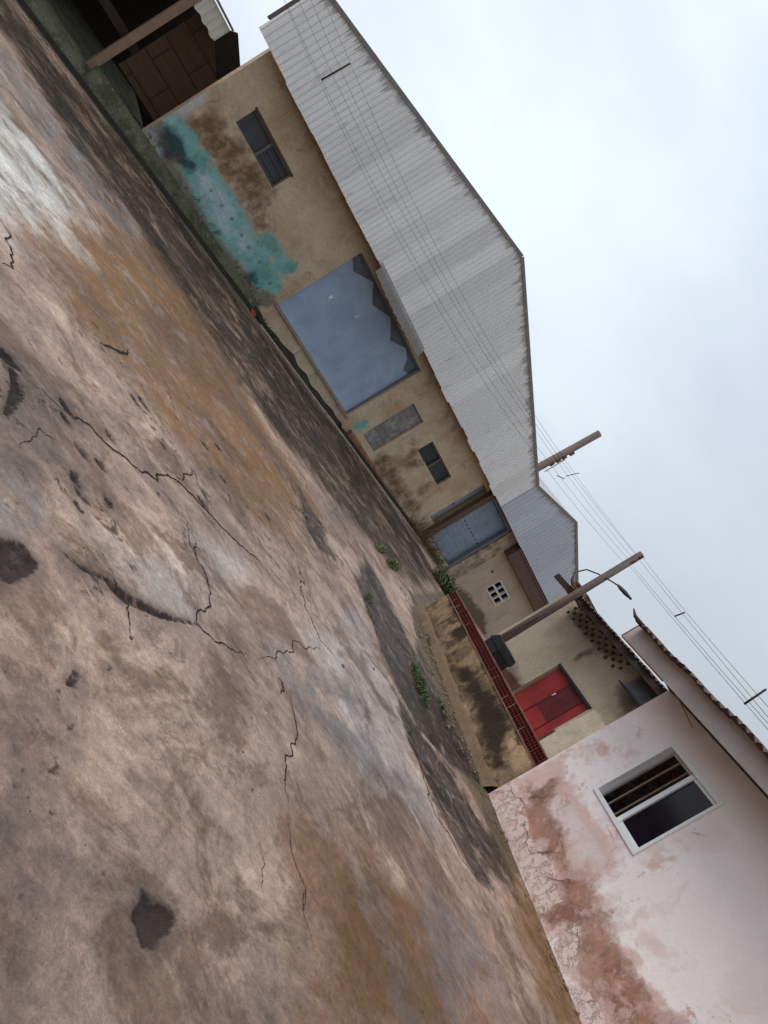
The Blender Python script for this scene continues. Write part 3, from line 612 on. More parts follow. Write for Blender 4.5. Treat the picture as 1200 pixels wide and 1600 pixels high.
# --- walled-up doorway
m = Mat('block_infill', srgb(134, 130, 124), .92); br = N_(m.nt, 'ShaderNodeTexBrick'); br.inputs['Scale'].default_value = 1.0
m.l(m.coord(fr=WF), br.inputs['Vector']); br.inputs['Brick Width'].default_value = .42; br.inputs['Row Height'].default_value = .21; br.inputs['Mortar Size'].default_value = .012
m.over(m.mul(br.outputs['Fac'], m.val(1.0)), srgb(106, 98, 88), .8); m.over(m.step(m.noise(2.4, 6, .65), .46, .62), srgb(176, 170, 160), .6); m.over(m.step(m.noise(5, 6, .7), .58, .66), srgb(110, 92, 72), .7)
m.tint(m.noise(16, 5), .8, 1.2); m.bump(br.outputs['Fac'], -.006); m.bump(m.noise(20, 5), .008); M_BLOCK = m.done()
a0, a1, b0, b1, dp = H_PAN; q = MB(); q.box(WF, a0-.01, a1+.01, b0-.01, b1+.01, -.3, -dp); ob = q.build('blocked_doorway', M_BLOCK, wh); tag(ob, 'narrow doorway walled up with grey blocks')
# --- first gate leaf behind the porch post
a0, a1, b0, b1, dp = H_G1; q = MB(); q.box(WF, a0+.03, a1+.4, b0, b1-.02, -.30, -.26)
z_sp = b0+(b1-b0)*.46; q.box(WF, a0+.03, a1+.1, z_sp-.02, z_sp+.02, -.26, -.235); gl_ = q.build('gate_leaf', M_BLUE, wh)
q = MB(); q.box(WF, a0-.01, a1+.2, b0-.3, b1+.05, -.75, -.50); q.build('gate_recess', M_VOID, wh)
q = MB(); q.box(WF, a0+.1, a0+.16, z_sp+.03, z_sp+.12, -.26, -.17); q.tube([WF.w(a0+.13, z_sp+.1, -.2), WF.w(a0+.2, z_sp-.05, -.16), WF.w(a0+.26, z_sp-.12, -.18)], .015); q.build('bolt', M_BLACK, gl_)
# --- plinths and aprons at the foot of the wall
def apron(name, sA, sB, topfn, prof, mat, step=.15, rough=.02):
    mb = MB(); V = []; ss = np.arange(sA, sB+step*.5, step); n = len(prof)
    for s in ss:
        zt = topfn(s)
        for o, k in prof:
            q = WF.w(s, 0, o); zg = float(gz(q[0], q[1]))-.05
            V.append((q[0]+rough*mnoise.noise(Vector((s*3, o*7, 1))), q[1], zg+(zt-zg)*k+rough*mnoise.noise(Vector((s*4, o*9, k*5)))))
    F = [(i*n+j, (i+1)*n+j, (i+1)*n+j+1, i*n+j+1) for i in range(len(ss)-1) for j in range(n-1)]+[tuple(range(n)), tuple(range(len(V)-1, len(V)-1-n, -1))]
    mb.add(V, F); return mb.build(name, mat, wh)
l0, l1 = WF.px((225, 208)), WF.px((400, 467))
topL = lambda s: l0[1]+(l1[1]-l0[1])*(s-l0[0])/(l1[0]-l0[0])
apron('apron', -1.5, 4.85, topL, [(-.02, 1), (.06, 1.0), (.12, .80), (.20, .62), (.28, .36), (.33, .16), (.35, 0)], M_MOSSC)
p0, p1 = WF.px((556, 682), .12), WF.px((640, 815), .12); topR = lambda s: p0[1]+(p1[1]-p0[1])*(s-p0[0])/(p1[0]-p0[0])
m = Mat('red_earth_plaster', srgb(150, 104, 78), .95); m.over(m.step(m.noise(2.5, 6, .7), .45, .62), srgb(104, 66, 48), .8); m.over(m.step(m.noise(7, 6, .7), .6, .7), srgb(186, 150, 122), .6); m.tint(m.noise(24, 5), .7, 1.25); m.bump(m.noise(14, 6), .03); M_REDP = m.done()
apron('plinth', p0[0]-.25, p1[0]+.15, topR, [(-.02, 1), (.12, 1.0), (.16, .86), (.17, .5), (.22, .2), (.30, .06), (.34, 0)], M_REDP, .12, .03)
# ------------------------------------------------------------------ second, lower warehouse unit
S_END = WF.px((851, 945))[0]+.1
mk_brown = polymask(WF, [zoom([(240, 620), (290, 640), (350, 800), (360, 900), (345, 1000), (300, 900), (230, 760)], 600, 1000-160, 6) if False else [(706, 920), (722, 918), (757, 960), (760, 990), (745, 1000), (720, 960)]])  # brownish dark patch on the wall beside the weeds
m = Mat('cream_plaster', srgb(186, 168, 146), .92, spec=.2)
m.over(m.step(m.noise(.9, 5, .6), .45, .68), srgb(168, 148, 126), .7); m.over(m.mask('darker', .1, .25, 3, 6), srgb(96, 78, 60), .85)
m.over(m.step(m.noise(1.4, 6, .6, m.coord((3.5, .5, 1), WF)), .56, .76), srgb(146, 124, 102), .6)
m.tint(m.noise(14, 6, .65), .85, 1.15); m.bump(m.noise(14, 6), .012); m.bump(m.noise(60, 4), .003); M_CREAM = m.done()
w2 = thing('warehouse', WF.w(S_MID+3, gzs(S_MID+3)), 'lower cream warehouse with a greyer gable, white cross window and dull blue gate', 'warehouse')
H_G2 = hole_px(WF, (768, 777), (788, 833), (700, 885), (676, 838), .3); H_G2 = (S_MID+.26, H_G2[1], H_G2[2]-.02, EAVE-.16, .3)
H_CW = hole_px(WF, (780, 906), (799, 933), (775, 945.5), (757, 920.5), .10)
grid_wall('wall', WF, S_MID+.004, S_END, -.2, EAVE+.35, [H_G2, H_CW], M_CREAM, w2, .08, dict(darker=mk_brown), .25)
print('unit2', S_END, H_G2, H_CW)
e2 = lambda s: eave_z(s)+.0
q0, q1, q2 = WF.px((840, 757), GOF), WF.px((900, 815), GOF), WF.px((900, 928), GOF)
G2 = [(q0[0]+.02, q0[1]-.02), (q1[0], q1[1]), (S_END+.25, q2[1]-.05)]
gab2 = corr_gable(WF, GOF+.005, G2, e2, .22, .02, M_GALV2, 'gable_cladding', w2, .008)
fl = MB(); slope_strip(fl, WF, G2[0], G2[1], .1, GOF+.035, GOF+.05, .04); slope_strip(fl, WF, (G2[1][0]+.02, G2[1][1]), G2[2], .1, GOF+.036, GOF+.052, .04); fl.build('gable_flashing', M_FLASH, gab2)
rf = MB(); rf.add([WF.w(*G2[0], GOF-.01), WF.w(*G2[1], GOF-.01), WF.w(*G2[1], B), WF.w(*G2[0], B), WF.w(*G2[2], GOF-.01), WF.w(*G2[2], B)], [(0, 1, 2, 3), (1, 4, 5, 2)]); rf.build('roof', M_GALV2, w2)
sw = MB(); sw.box(WF, S_END-.24, S_END-.01, -.2, q2[1]-.3, B, -.26); sw.build('side_wall', M_CREAM, w2)
sf = MB(); sf.box(WF, S_MID+.01, S_END+.2, EAVE+.28, EAVE+.34, -.1, GOF-.01); sf.build('soffit', M_DKWOOD, w2)
a0, a1, b0, b1, dp = H_G2; q = MB(); q.box(WF, a0+.02, a1-.05, b0+.02, b1-.03, -.2, -.16)
nb = 14
for i in range(nb):                                        # pressed ribs of the sheet gate
    z = b0+.1+(b1-b0-.2)*i/(nb-1); q.box(WF, a0+.05, a1-.08, z-.012, z+.012, -.16, -.15)
gt = q.build('gate_leaf', M_BLUE2, w2); tag(gt, 'dull blue sheet steel gate with a row of rivets')
zr = b0+(b1-b0)*.52
for i in range(9): s = a0+.12+(a1-a0-.25)*i/8; rv = MB(); rv.box(WF, s-.022, s+.022, zr-.022, zr+.022, -.15, -.13); rv.build('rivet', M_BLACK, gt)
hd = MB(); hd.box(WF, a0+.18, a0+.24, b0+.45, b0+.72, -.16, -.11); hd.box(WF, a0+.24, a0+.34, b0+.62, b0+.66, -.16, -.11); hd.build('handle', M_BLACK, gt)
f = MB(); f.box(WF, a1-.05, a1+.06, b0, b1+.0, -.18, .03); f.box(WF, a0-.02, a1-.051, b1-.02, b1+.12, -.18, .025); f.build('gate_frame', M_GREYF, w2)
q = MB(); q.box(WF, a0-.2, a1+.02, b0-.02, b1+.02, -.6, -.4); q.build('gate_recess', M_VOID, w2)
po = MB(); pz0 = gzs(S_MID, .2); po.box(WF, S_MID-.02, S_MID+.24, pz0-.1, EAVE+.1, .02, .22); po.build('porch_post', M_BRWOOD, w2)
a0, a1, b0, b1, dp = H_CW; f = MB(); t_ = .055
f.box(WF, a0, a1, b1-t_, b1, -dp, .015); f.box(WF, a0, a1, b0, b0+t_, -dp, .015); f.box(WF, a0, a0+t_, b0+t_, b1-t_, -dp, .015); f.box(WF, a1-t_, a1, b0+t_, b1-t_, -dp, .015)
zm, w3 = (b0+b1)/2, (a1-a0-2*t_)/3; f.box(WF, a0+t_, a1-t_, zm-.04, zm+.04, -dp, .012)
for k in (1, 2): 
    for zz0, zz1 in ((b0+t_, zm-.04), (zm+.04, b1-t_)): s = a0+t_+w3*k; f.box(WF, s-.028, s+.028, zz0, zz1, -dp, .01)
wn = f.build('window', simple('white_timber', srgb(214, 208, 200), .7, nscale=9, var=.15), w2)
q = MB(); q.box(WF, a0-.01, a1+.01, b0-.01, b1+.01, -.3, -dp-.005); q.build('pane', M_VOID, wn)
bl, br2 = WF.px((793, 868), .35), WF.px((836, 954), .35); m_ = MB()
m_.box(WF, bl[0], S_END+.1, bl[1]-.02, eave_z(bl[0])-.12, .02, .40); m_.box(WF, bl[0]-.02, S_END+.1, eave_z(bl[0])-.10, eave_z(bl[0])-.02, .0, .405); m_.build('porch_beam', M_BRWOOD, w2)
pl_ = MB(); pl_.box(WF, H_G2[1]+.06, bl[0]-.03, -.1, EAVE+.2, .0, .09); pl_.build('pilaster', M_CREAM, w2)
vt = MB(); v0 = WF.px((769, 893), .0); vt.box(WF, v0[0]-.06, v0[0]+.06, v0[1]-.03, v0[1]+.04, 0, .03); vt.build('vent_slot', M_BLACK, w2)
# ------------------------------------------------------------------ open timber shed to the left of the warehouse
shz = gzs(-3, -.5)
shed = thing('shed', WF.w(-3, shz, -.6), 'dark open timber shed with a pale post and brown board wall beside the warehouse', 'shed')
pb, pt = WF.px((148, 97), -.35), WF.px((292, 3), -.35)
print('shed post', pb, pt, 'gz', gzs(pb[0], -.35))
fa, fb, fc = WF.px((350, 52), -.30), WF.px((360, 48), -.30), WF.px((322, 8), -.30)
ee = WF.px((322, 40), -.30)
print('fascia', fa, fb, fc, ee)
SL = -8.0; FZ = pb[1]
q = MB(); q.box(WF, pb[0]-.09, pb[0]+.09, FZ-.3, pt[1]+.3, -.44, -.26); q.build('post', M_PALEWOOD, shed)
q = MB(); q.box(WF, pb[0]-2.6, pb[0]-2.42, FZ-.3, pt[1]+.3, -.44, -.26); q.build('post', M_DKWOOD, shed)
bw_ = Mat('brown_boards', srgb(112, 86, 66), .9); bk_ = N_(bw_.nt, 'ShaderNodeTexBrick'); bk_.inputs['Scale'].default_value = 1; bk_.inputs['Brick Width'].default_value = 1.3; bk_.inputs['Row Height'].default_value = .55; bk_.inputs['Mortar Size'].default_value = .02
bw_.l(bw_.coord(fr=WF), bk_.inputs['Vector']); bw_.tint(bw_.noise(2.5, 6, .65, bw_.coord((.6, 4, 1), WF)), .55, 1.35); bw_.over(bk_.outputs['Fac'], (.02, .014, .010, 1), .5); bw_.bump(bk_.outputs['Fac'], -.02); M_BOARD = bw_.done()
q = MB(); q.box(WF, pb[0]+.5, .66, FZ+.35, ee[1]+.2, -1.75, -1.70); q.build('board_wall', M_BOARD, shed)
q = MB(); q.box(WF, SL, 2.05, FZ-.3, ee[1]+.3, -5.2, -5.0); q.box(WF, SL-.1, SL, FZ-.3, ee[1]+.5, -5.0, -.4); q.build('rear_wall', M_DKWOOD, shed)
q = MB(); q.box(WF, pb[0]-1.9, pb[0]-.6, FZ+1.15, FZ+2.2, -1.2, -1.15); q.build('board_panel', simple('tan_board', srgb(150, 124, 92), .9, nscale=3), shed)
q = MB(); q.box(WF, SL, pb[0]+.3, FZ+.75, FZ+.95, -.6, -.48); q.build('rail', M_DKWOOD, shed)
q = MB(); V = []; sA, sB = SL, fb[0]; nn = int((sB-sA)/.16*4)
for i in range(nn+1):
    s = sA+(sB-sA)*i/nn; h = .02*(i % 4 in (1, 2)); V += [WF.w(s, ee[1]-.02+.02*math.sin(i*.9), -.30+h), WF.w(s, fb[1], -.30+h)]
q.add(V, [(2*i, 2*i+2, 2*i+3, 2*i+1) for i in range(nn)]); q.build('fascia', simple('pale_corrugated_sheet', srgb(206, 200, 184), .5, .1, nscale=3), shed)
q = MB(); q.add([WF.w(SL, fb[1]+.02, -.22), WF.w(sB+.02, fb[1]+.02, -.22), WF.w(sB+.02, fb[1]+.5, -5.3), WF.w(SL, fb[1]+.5, -5.3), WF.w(SL, fb[1]+.07, -.22), WF.w(sB+.02, fb[1]+.07, -.22), WF.w(sB+.02, fb[1]+.55, -5.3), WF.w(SL, fb[1]+.55, -5.3)],
      [(0, 1, 2, 3), (4, 7, 6, 5), (0, 4, 5, 1), (1, 5, 6, 2), (2, 6, 7, 3), (3, 7, 4, 0)]); q.build('roof', simple('rusted_roof_sheet', srgb(120, 108, 98), .6, .2, nscale=3, var=.4), shed)
q = MB(); dpx = [WF.px(p, -.9) for p in ((335, 45), (360, 48), (372, 52), (376, 110), (340, 126))]; q.prism(WF, dpx, -1.0, -.9); q.build('side_screen', M_DKWOOD, shed)
o = strip_follow('floor_slab', list(np.arange(-9, .3, .3)), [(-5, .35), (-.5, .33), (-.1, .27), (.15, .2), (.30, .08), (.34, -.05)], M_MOSSC, shed)
# ------------------------------------------------------------------ retaining wall of the terrace
ZB = float(np.mean([TF.px(p)[1] for p in ((702, 932), (765, 1063), (837, 1195))])); ZT = float(np.mean([TF.px(p)[1] for p in ((717, 933), (793, 1067), (852, 1187))]))
print('terrace', ZB, ZT)
T5 = lambda pts: zoom(pts, 640, 850, 3)
mt_dark = polymask(TF, [T5(x) for x in ([(270, 590), (330, 640), (420, 760), (470, 870), (450, 900), (440, 1000), (470, 1060), (440, 1085), (390, 1020), (330, 900), (320, 800), (270, 680)], [(50, 320), (100, 400), (120, 480), (90, 490), (50, 380)],
                              [(205, 590), (280, 580), (310, 640), (250, 655)], [(180, 420), (260, 370), (290, 410), (230, 465)], [(180, 240), (240, 330), (260, 400), (190, 300)])])
mt_pale = polymask(TF, [T5(x) for x in ([(450, 900), (540, 890), (590, 1010), (500, 1070), (460, 1000)], [(110, 500), (150, 520), (170, 590), (200, 650), (240, 740), (320, 860), (300, 900), (230, 790), (150, 620)])])
m = Mat('terrace_plaster', srgb(150, 126, 100), .94, spec=.2)
m.over(m.step(m.noise(1.6, 6, .65), .44, .62), srgb(104, 84, 64), .85); m.over(m.mask('pale', .06, .22, 4, 7), srgb(190, 158, 122), .8)
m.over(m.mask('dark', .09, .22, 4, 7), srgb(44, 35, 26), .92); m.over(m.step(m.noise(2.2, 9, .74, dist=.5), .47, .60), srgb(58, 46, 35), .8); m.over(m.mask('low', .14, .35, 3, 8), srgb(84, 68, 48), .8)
m.tint(m.noise(20, 6, .65), .75, 1.22); m.bump(m.noise(5, 7, .65), .04); m.bump(m.noise(30, 5), .01); M_TERR = m.done()
rw = thing('retaining_wall', TF.w(TLEN/2, float(gz(*TF.w(TLEN/2, 0)[:2]))), 'stained plaster retaining wall holding up the terrace below the red brick course', 'wall')
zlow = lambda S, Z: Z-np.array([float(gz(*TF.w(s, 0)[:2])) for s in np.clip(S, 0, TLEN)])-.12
grid_wall('wall_face', TF, -.02, TLEN+.05, -.2, ZB, [], M_TERR, rw, .045, dict(dark=mt_dark, pale=mt_pale, low=zlow), .2)
q = MB(); q.box(TF, -.02, TLEN, .1, ZB-.04, -3.2, -.21); q.build('terrace_floor', M_CONC, rw)
q = MB(); V = []; 
for i in range(19):                                        # uneven footing along the base
    s = -.1+(TLEN+.1)*i/18; g0_ = float(gz(*TF.w(s, 0)[:2])); a = .05+.05*mnoise.noise(Vector((s*2.3, 1, 4)))
    V += [TF.w(s, g0_+.14+.06*mnoise.noise(Vector((s*3, 2, 2))), .0), TF.w(s, g0_+.10+.05*mnoise.noise(Vector((s*4, 5, 2))), .05+a*.4), TF.w(s, g0_-.05, .10+a)]
q.add(V, [(3*i+j, 3*i+3+j, 3*i+4+j, 3*i+1+j) for i in range(18) for j in (0, 1)]); q.build('footing', simple('footing_plaster', srgb(110, 90, 70), .95, nscale=6, var=.45, bump=.02), rw)
# ------------------------------------------------------------------ hollow red bricks laid along its top
M_BRICK = simple('red_clay', srgb(104, 46, 38), .92, nscale=7, var=.6, bump=.003); M_MORT = simple('mortar', srgb(128, 100, 90), .95, nscale=14)
q = MB(); ins = MB(); mo = MB(); BL = .285; nb = int((TLEN-.05)/BL); bh = ZT-ZB-.012
for i in range(nb):
    s = .06+i*BL; L = BL-.022; do = rng.uniform(-.02, .02); dz = rng.uniform(-.006, .008); zb = ZB+.012+dz; D = .19
    hx, hz_ = 4, 3; wx, wz = .009, .008
    fo = do+.0
    for a in range(hx+1): x = s+(L-wx)*a/hx; q.box(TF, x, x+wx, zb, zb+bh, fo-D, fo)
    for a in range(hz_+1):
        z = zb+(bh-wz)*a/hz_
        for c in range(hx):
            x = s+(L-wx)*c/hx; q.box(TF, x+wx, x+(L-wx)/hx, z, z+wz, fo-D, fo-.002)
    ins.box(TF, s+wx*.5, s+L-wx*.5, zb+wz*.5, zb+bh-wz*.5, fo-D*.8, fo-.07)  # black filler stands for the shade inside the brick holes
    mo.box(TF, s-.021, s-.001, ZB-.01, ZB+bh*.8+rng.uniform(-.03, .03), -.17, -.012+rng.uniform(-.01, .01))
mo.box(TF, 0, TLEN, ZB-.006, ZB+.010, -.19, .014)
for i in range(26): s = TLEN*i/26; mo.box(TF, s, s+TLEN/26-.01, ZT+.009, ZT+.018+.006*rng.random(), -.05+.01*rng.random(), -.025+.008*rng.random())
par = thing('brick_parapet', TF.w(TLEN/2, ZB), 'course of hollow red clay bricks laid along the top of the retaining wall', 'brickwork')
q.build('brick_course', M_BRICK, par); ins.build('brick_hole_shade', simple('hole_shade_black', srgb(30, 14, 12), .95), par); mo.build('mortar_bed', M_MORT, par)
# ------------------------------------------------------------------ house with the red door
R6 = lambda pts: zoom(pts, 840, 900, 4.8)
sRL = RF.px((776, 988))[0]; sRL2 = RF.px((900, 921))[0]; sRL = .5*(sRL+sRL2); sRR = RF.sz(PC)[0]-.02
OV = .55
ea, eb = RF.px((913, 933), OV), RF.px((1046, 1077), OV); ZE = (ea[1]+eb[1])/2-.055
H_RD = hole_px(RF, (872, 1036), (922, 1107), (865, 1140), (812, 1077), .10)
H_RD = (H_RD[0], H_RD[1], ZB-.02, H_RD[3], .10)
v0, v1 = RF.px((883, 957)), RF.px((962, 1045))
print('red house', sRL, sRR, ZE, ea, eb, H_RD, v0, v1)
holes = [H_RD]; vh = []; nv = 15; ph = (v1[0]-v0[0])/nv; hw = ph*.60
for i in range(nv+1):
    for j in range(4):
        if (i//1+j) % 2 == 0 and rng.random() < .98:
            zc = v0[1]+.02+j*.085; s = v0[0]+i*ph; h = (s, s+hw, zc, zc+.070, .06); holes.append(h); vh.append(h)
mr_damp = polymask(RF, [T5([(420, 540), (470, 540), (530, 640), (530, 680), (480, 640)]), R6([(260, 620), (420, 540), (450, 590), (340, 600), (280, 640)]), R6([(240, 240), (330, 300), (460, 430), (620, 640), (500, 600), (330, 430), (230, 320)]), R6([(600, 830), (800, 730), (950, 850), (740, 985), (650, 1060), (590, 900)])])
mr_dado = polymask(RF, [T5([(330, 400), (420, 540), (520, 660), (700, 900), (740, 990), (640, 1020), (300, 400)])])
mr_pale = polymask(RF, [R6([(120, 1155), (440, 1010), (500, 1100), (360, 1240), (200, 1290)])])
m = Mat('beige_plaster', srgb(172, 160, 140), .92, spec=.2)
m.over(m.step(m.noise(1.1, 5, .6), .45, .68), srgb(156, 140, 118), .7); m.over(m.step(m.noise(3, 6, .7), .56, .72), srgb(184, 170, 148), .5)
m.over(m.mask('pale', .05, .15, 5), srgb(190, 178, 158), .7); m.over(m.mask('darker', .10, .25, 3.5, 7), srgb(92, 82, 72), .8); m.over(m.mask('dado', .03, .05, 5), srgb(74, 36, 28), .9)
m.over(m.step(m.voro(1.7, None, 'DISTANCE_TO_EDGE').outputs['Distance'], .0, .006, .6, 0), srgb(100, 90, 78), .5)
m.tint(m.noise(18, 6, .65), .82, 1.16); m.bump(m.noise(16, 6), .012); M_BEIGE = m.done()
rh = thing('house', RF.w(2.0, ZB-.1), 'beige house with a red door and small vent holes under dark eaves', 'house')
grid_wall('wall', RF, sRL, sRR, .2, ZE+.12, holes, M_BEIGE, rh, .06, dict(darker=mr_damp, dado=mr_dado, pale=mr_pale), .2)
q = MB(); q.box(RF, sRL, sRL+.2, .2, ZE+.3, -5, -.201); q.box(RF, sRL+.2, sRR, .2, ZE+.9, -5.0, -4.8); q.build('side_wall', M_BEIGE, rh)
for h in vh: q = MB(); q.box(RF, h[0]-.002, h[1]+.002, h[2]-.002, h[3]+.002, -.075, -.058); q.build('vent_hole', M_VOID, rh)
M_RED = door_mat('red_painted_door', srgb(146, 48, 48), srgb(122, 38, 40), srgb(104, 44, 44), RF, .8)
M_RED2 = door_mat('worn_dark_red', srgb(98, 36, 38), srgb(80, 32, 34), srgb(110, 48, 46), RF, .6)
a0, a1, b0, b1, dp = H_RD; q = MB(); q.box(RF, a0+.01, a1-.01, b0, b1-.02, -.12, -.075)
dd = q.build('door', M_RED, rh)
ra, rb = RF.px((848, 1080), -.07), RF.px((905, 1095), -.07)
q = MB(); q.box(RF, a0+(a1-a0)*.40, a0+(a1-a0)*.78, b0+(b1-b0)*.36, b1-.04, -.075, -.066); q.build('worn_panel', M_RED2, dd)
q = MB(); q.box(RF, a0+(a1-a0)*.385, a0+(a1-a0)*.40, b0+.03, b1-.03, -.075, -.06); q.build('door_strap', M_RED2, dd); q = MB(); q.box(RF, a0+(a1-a0)*.78, a0+(a1-a0)*.79, b0+.03, b1-.03, -.075, -.062); q.build('door_strap', M_RED2, dd)
q = MB(); q.tube([RF.w(a0+(a1-a0)*.42, b0+(b1-b0)*.62, -.05), RF.w(a0+(a1-a0)*.42, b0+(b1-b0)*.70, -.05)], .012); q.build('handle', M_ALU, dd)
q = MB(); q.box(RF, a0-.0, a1+.02, b1-.018, b1+.035, -.12, .012); q.build('lintel', M_BLACK, rh)
# block pier to the right of the door
pz = [RF.px(p, .12) for p in T5([(675, 885), (878, 790), (912, 852), (725, 965)])]; s_l = min(p[0] for p in pz); s_r = max(p[0] for p in pz); 
zt_ = float(np.mean([pz[1][1], pz[2][1]])); q = MB(); q.box(RF, s_l, s_r+.9, ZB-.3, zt_, .0, .12); q.build('low_pier', simple('pale_block_plaster', srgb(186, 174, 152), .92, nscale=4, var=.35, bump=.012), rh)
# grey sheet patch with its dark prop at the right end
gp_ = [RF.px(p, .1) for p in R6([(640, 850), (800, 745), (950, 850), (745, 985)])]; s_l = min(p[0] for p in gp_)
q = MB(); ga, gb = RF.px(R6([(640, 850)])[0], .15), RF.px(R6([(805, 745)])[0], .15); V = []
for i in range(25):
    s = ga[0]+(sRR-ga[0])*i/24; h = .012*(i % 3 == 0); V += [RF.w(s, ga[1]+.03, .24+h), RF.w(s, gb[1], .10+h)]
q.add(V, [(2*i, 2*i+2, 2*i+3, 2*i+1) for i in range(24)]); q.build('awning_sheet', simple('dark_grey_sheet', srgb(98, 98, 102), .6, .2, nscale=5, var=.5), rh)
q = MB(); q.tube([RF.w(RF.px(R6([(572, 808)])[0], .3)[0], ga[1]+.02, .3), RF.w(ga[0]+.25, ga[1]+.03, .28), RF.w(sRR, ga[1]+.02, .27)], [.012, .03, .03]); q.build('awning_beam', M_BLACK, rh)
# corrugated roof
q = MB(); tip = RF.px((884, 904), OV); s0r = tip[0]+.42; V = []; n = int((sRR+.0-s0r)/.15*4); 
for i in range(n+1):
    s = s0r+(sRR-s0r)*i/n; h = .018*math.cos(i*math.pi/2); cu = max(0, 1-(s-s0r)/.5); 
    V += [RF.w(s, ZE+.015+h+.0*cu, OV+.03*math.sin(i*.37)), RF.w(s, ZE+.12+h, 0.0), RF.w(s, ZE+1.0+h, -5.2)]
q.add(V, [(3*i+j, 3*i+3+j, 3*i+4+j, 3*i+1+j) for i in range(n) for j in (0, 1)])
V2 = [(x, y, z-.012) for x, y, z in V]; q.add(V2, [(3*i+1+j, 3*i+4+j, 3*i+3+j, 3*i+j) for i in range(n) for j in (0, 1)])
q.build('roof', simple('dark_rusted_roofing', srgb(82, 66, 58), .7, .1, nscale=5, var=.4), rh)
q = MB(); q.box(RF, sRL-.05, sRR, ZE-.13, ZE+.0, OV-.10, OV-.05); q.build('eaves_board', M_DKWOOD, rh)  # deep and dark so it reads as the shaded underside of the eaves
q = MB()
for s in np.arange(sRL+.1, sRR, .6): q = MB(); q.prism(RF, [(s, ZE-.07), (s+.06, ZE-.07), (s+.06, ZE-.0), (s, ZE-.0)], -.0, OV-.121); q.build('rafter', M_DKWOOD, rh)
q = MB(); t0_ = (s0r+.06, 0); q.tube([RF.w(t0_[0]-.55, ZE+.28, OV), RF.w(t0_[0]-.3, ZE+.10, OV), RF.w(t0_[0]-.02, ZE+.03, OV), RF.w(t0_[0]+.4, ZE+.02, OV)], [.008, .03, .05, .05], 6); q.build('curled_sheet', M_DKWOOD, rh)
# ------------------------------------------------------------------ pink house in front
P7 = lambda pts: zoom(pts, 700, 1000, 2.4)
H_PW = hole_px(PF, (1055, 1163), (1127, 1258), (990, 1335), (930, 1232), .14)
OVP = .72; fl0, fl1 = PF.px((1049.7, 1072), OVP), PF.px((1195, 1243), OVP); fu0, fu1 = PF.px((1012, 981), OVP), PF.px((1195, 1169), OVP); fe = PF.px((975.5, 990.5), OVP)
ZFL, ZFU = (fl0[1]+fl1[1])/2, (fu0[1]+fu1[1])/2
print('pink', H_PW, fl0, fl1, fu0, fu1, fe)
mp_peel = polymask(PF, [P7([(150, 575), (250, 510), (420, 440), (480, 560), (520, 640), (600, 740), (650, 850), (560, 930), (600, 1000), (600, 1130), (700, 1220), (780, 1330), (900, 1440), (960, 1520), (620, 1620), (345, 1030)]),
                        P7([(545, 370), (610, 365), (625, 430), (590, 460), (545, 440)]), P7([(715, 862), (740, 840), (800, 815), (832, 815), (815, 838), (760, 858)])])
mp_bare = polymask(PF, [P7([(290, 560), (400, 540), (380, 620), (440, 760), (470, 860), (550, 930), (540, 1000), (590, 1080), (650, 1200), (720, 1310), (860, 1440), (940, 1560), (700, 1600), (480, 1250), (500, 1160), (495, 1090), (350, 1035), (420, 980), (400, 870), (330, 800), (290, 680)])])
mp_flake = polymask(PF, [P7([(150, 575), (235, 530), (280, 600), (290, 680), (320, 760), (390, 830), (410, 900), (420, 975), (350, 1035), (250, 810)]), P7([(380, 1100), (490, 1065), (495, 1180), (470, 1230), (440, 1220)]), P7([(450, 1290), (520, 1300), (600, 1440), (680, 1600), (560, 1600)])])
mp_white = polymask(PF, [P7([(390, 620), (440, 560), (480, 640), (560, 780), (600, 860), (530, 860), (460, 780), (400, 700)]), P7([(600, 960), (640, 940), (640, 1100), (610, 1120)])])
mp_spot = dotmask(PF, [(q_, .018) for q_ in P7([(500, 1015), (540, 1068), (522, 555), (733, 880)])])
m = Mat('pink_plaster', srgb(244, 234, 231), .85, spec=.25)
m.over(m.step(m.noise(.9, 5, .6), .48, .66), srgb(234, 218, 215), .7)
peel = m.mask('peel', .07, .36, 3.4, 10); m.over(peel, srgb(214, 176, 164), .8); m.over(m.mul(peel, m.step(m.noise(6, 6, .7), .5, .64)), srgb(224, 196, 188), .8)
m.over(m.mask('white', .05, .2, 6, 8), srgb(226, 212, 208), .8)
bare = m.mask('bare', .09, .34, 3.6, 10); m.over(bare, srgb(176, 142, 126), .9); m.over(m.mul(bare, m.step(m.noise(1.8, 10, .72, dist=.6), .36, .54)), srgb(134, 98, 80), .85); m.over(m.mul(m.mask('bare', .25, .5, 2.4, 10, off=.10), m.step(m.noise(2.6, 10, .72, dist=.5), .50, .60)), srgb(178, 132, 110), .75); m.over(m.mul(bare, m.step(m.noise(5.5, 9, .72, dist=.5), .54, .63)), srgb(204, 168, 154), .7)
fk = m.mul(m.mask('flake', .02, .12, 6, 8), m.step(m.noise(9, 8, .72, dist=.5), .44, .50)); m.over(fk, srgb(226, 204, 194), .9)
fk2 = m.mul(m.mask('peel', .3, .7, 2.2, 9, off=.35), m.step(m.noise(4.5, 11, .76, dist=.6), .575, .62)); m.over(fk2, srgb(196, 144, 130), .7)
m.over(m.mul(m.mask('peel', .4, .9, 1.6, 9, off=.25), m.step(m.noise(1.5, 9, .7, dist=.4), .53, .60)), srgb(216, 184, 176), .6)
m.over(m.mask('spot', .005, .01, 30), srgb(90, 60, 52), .9)
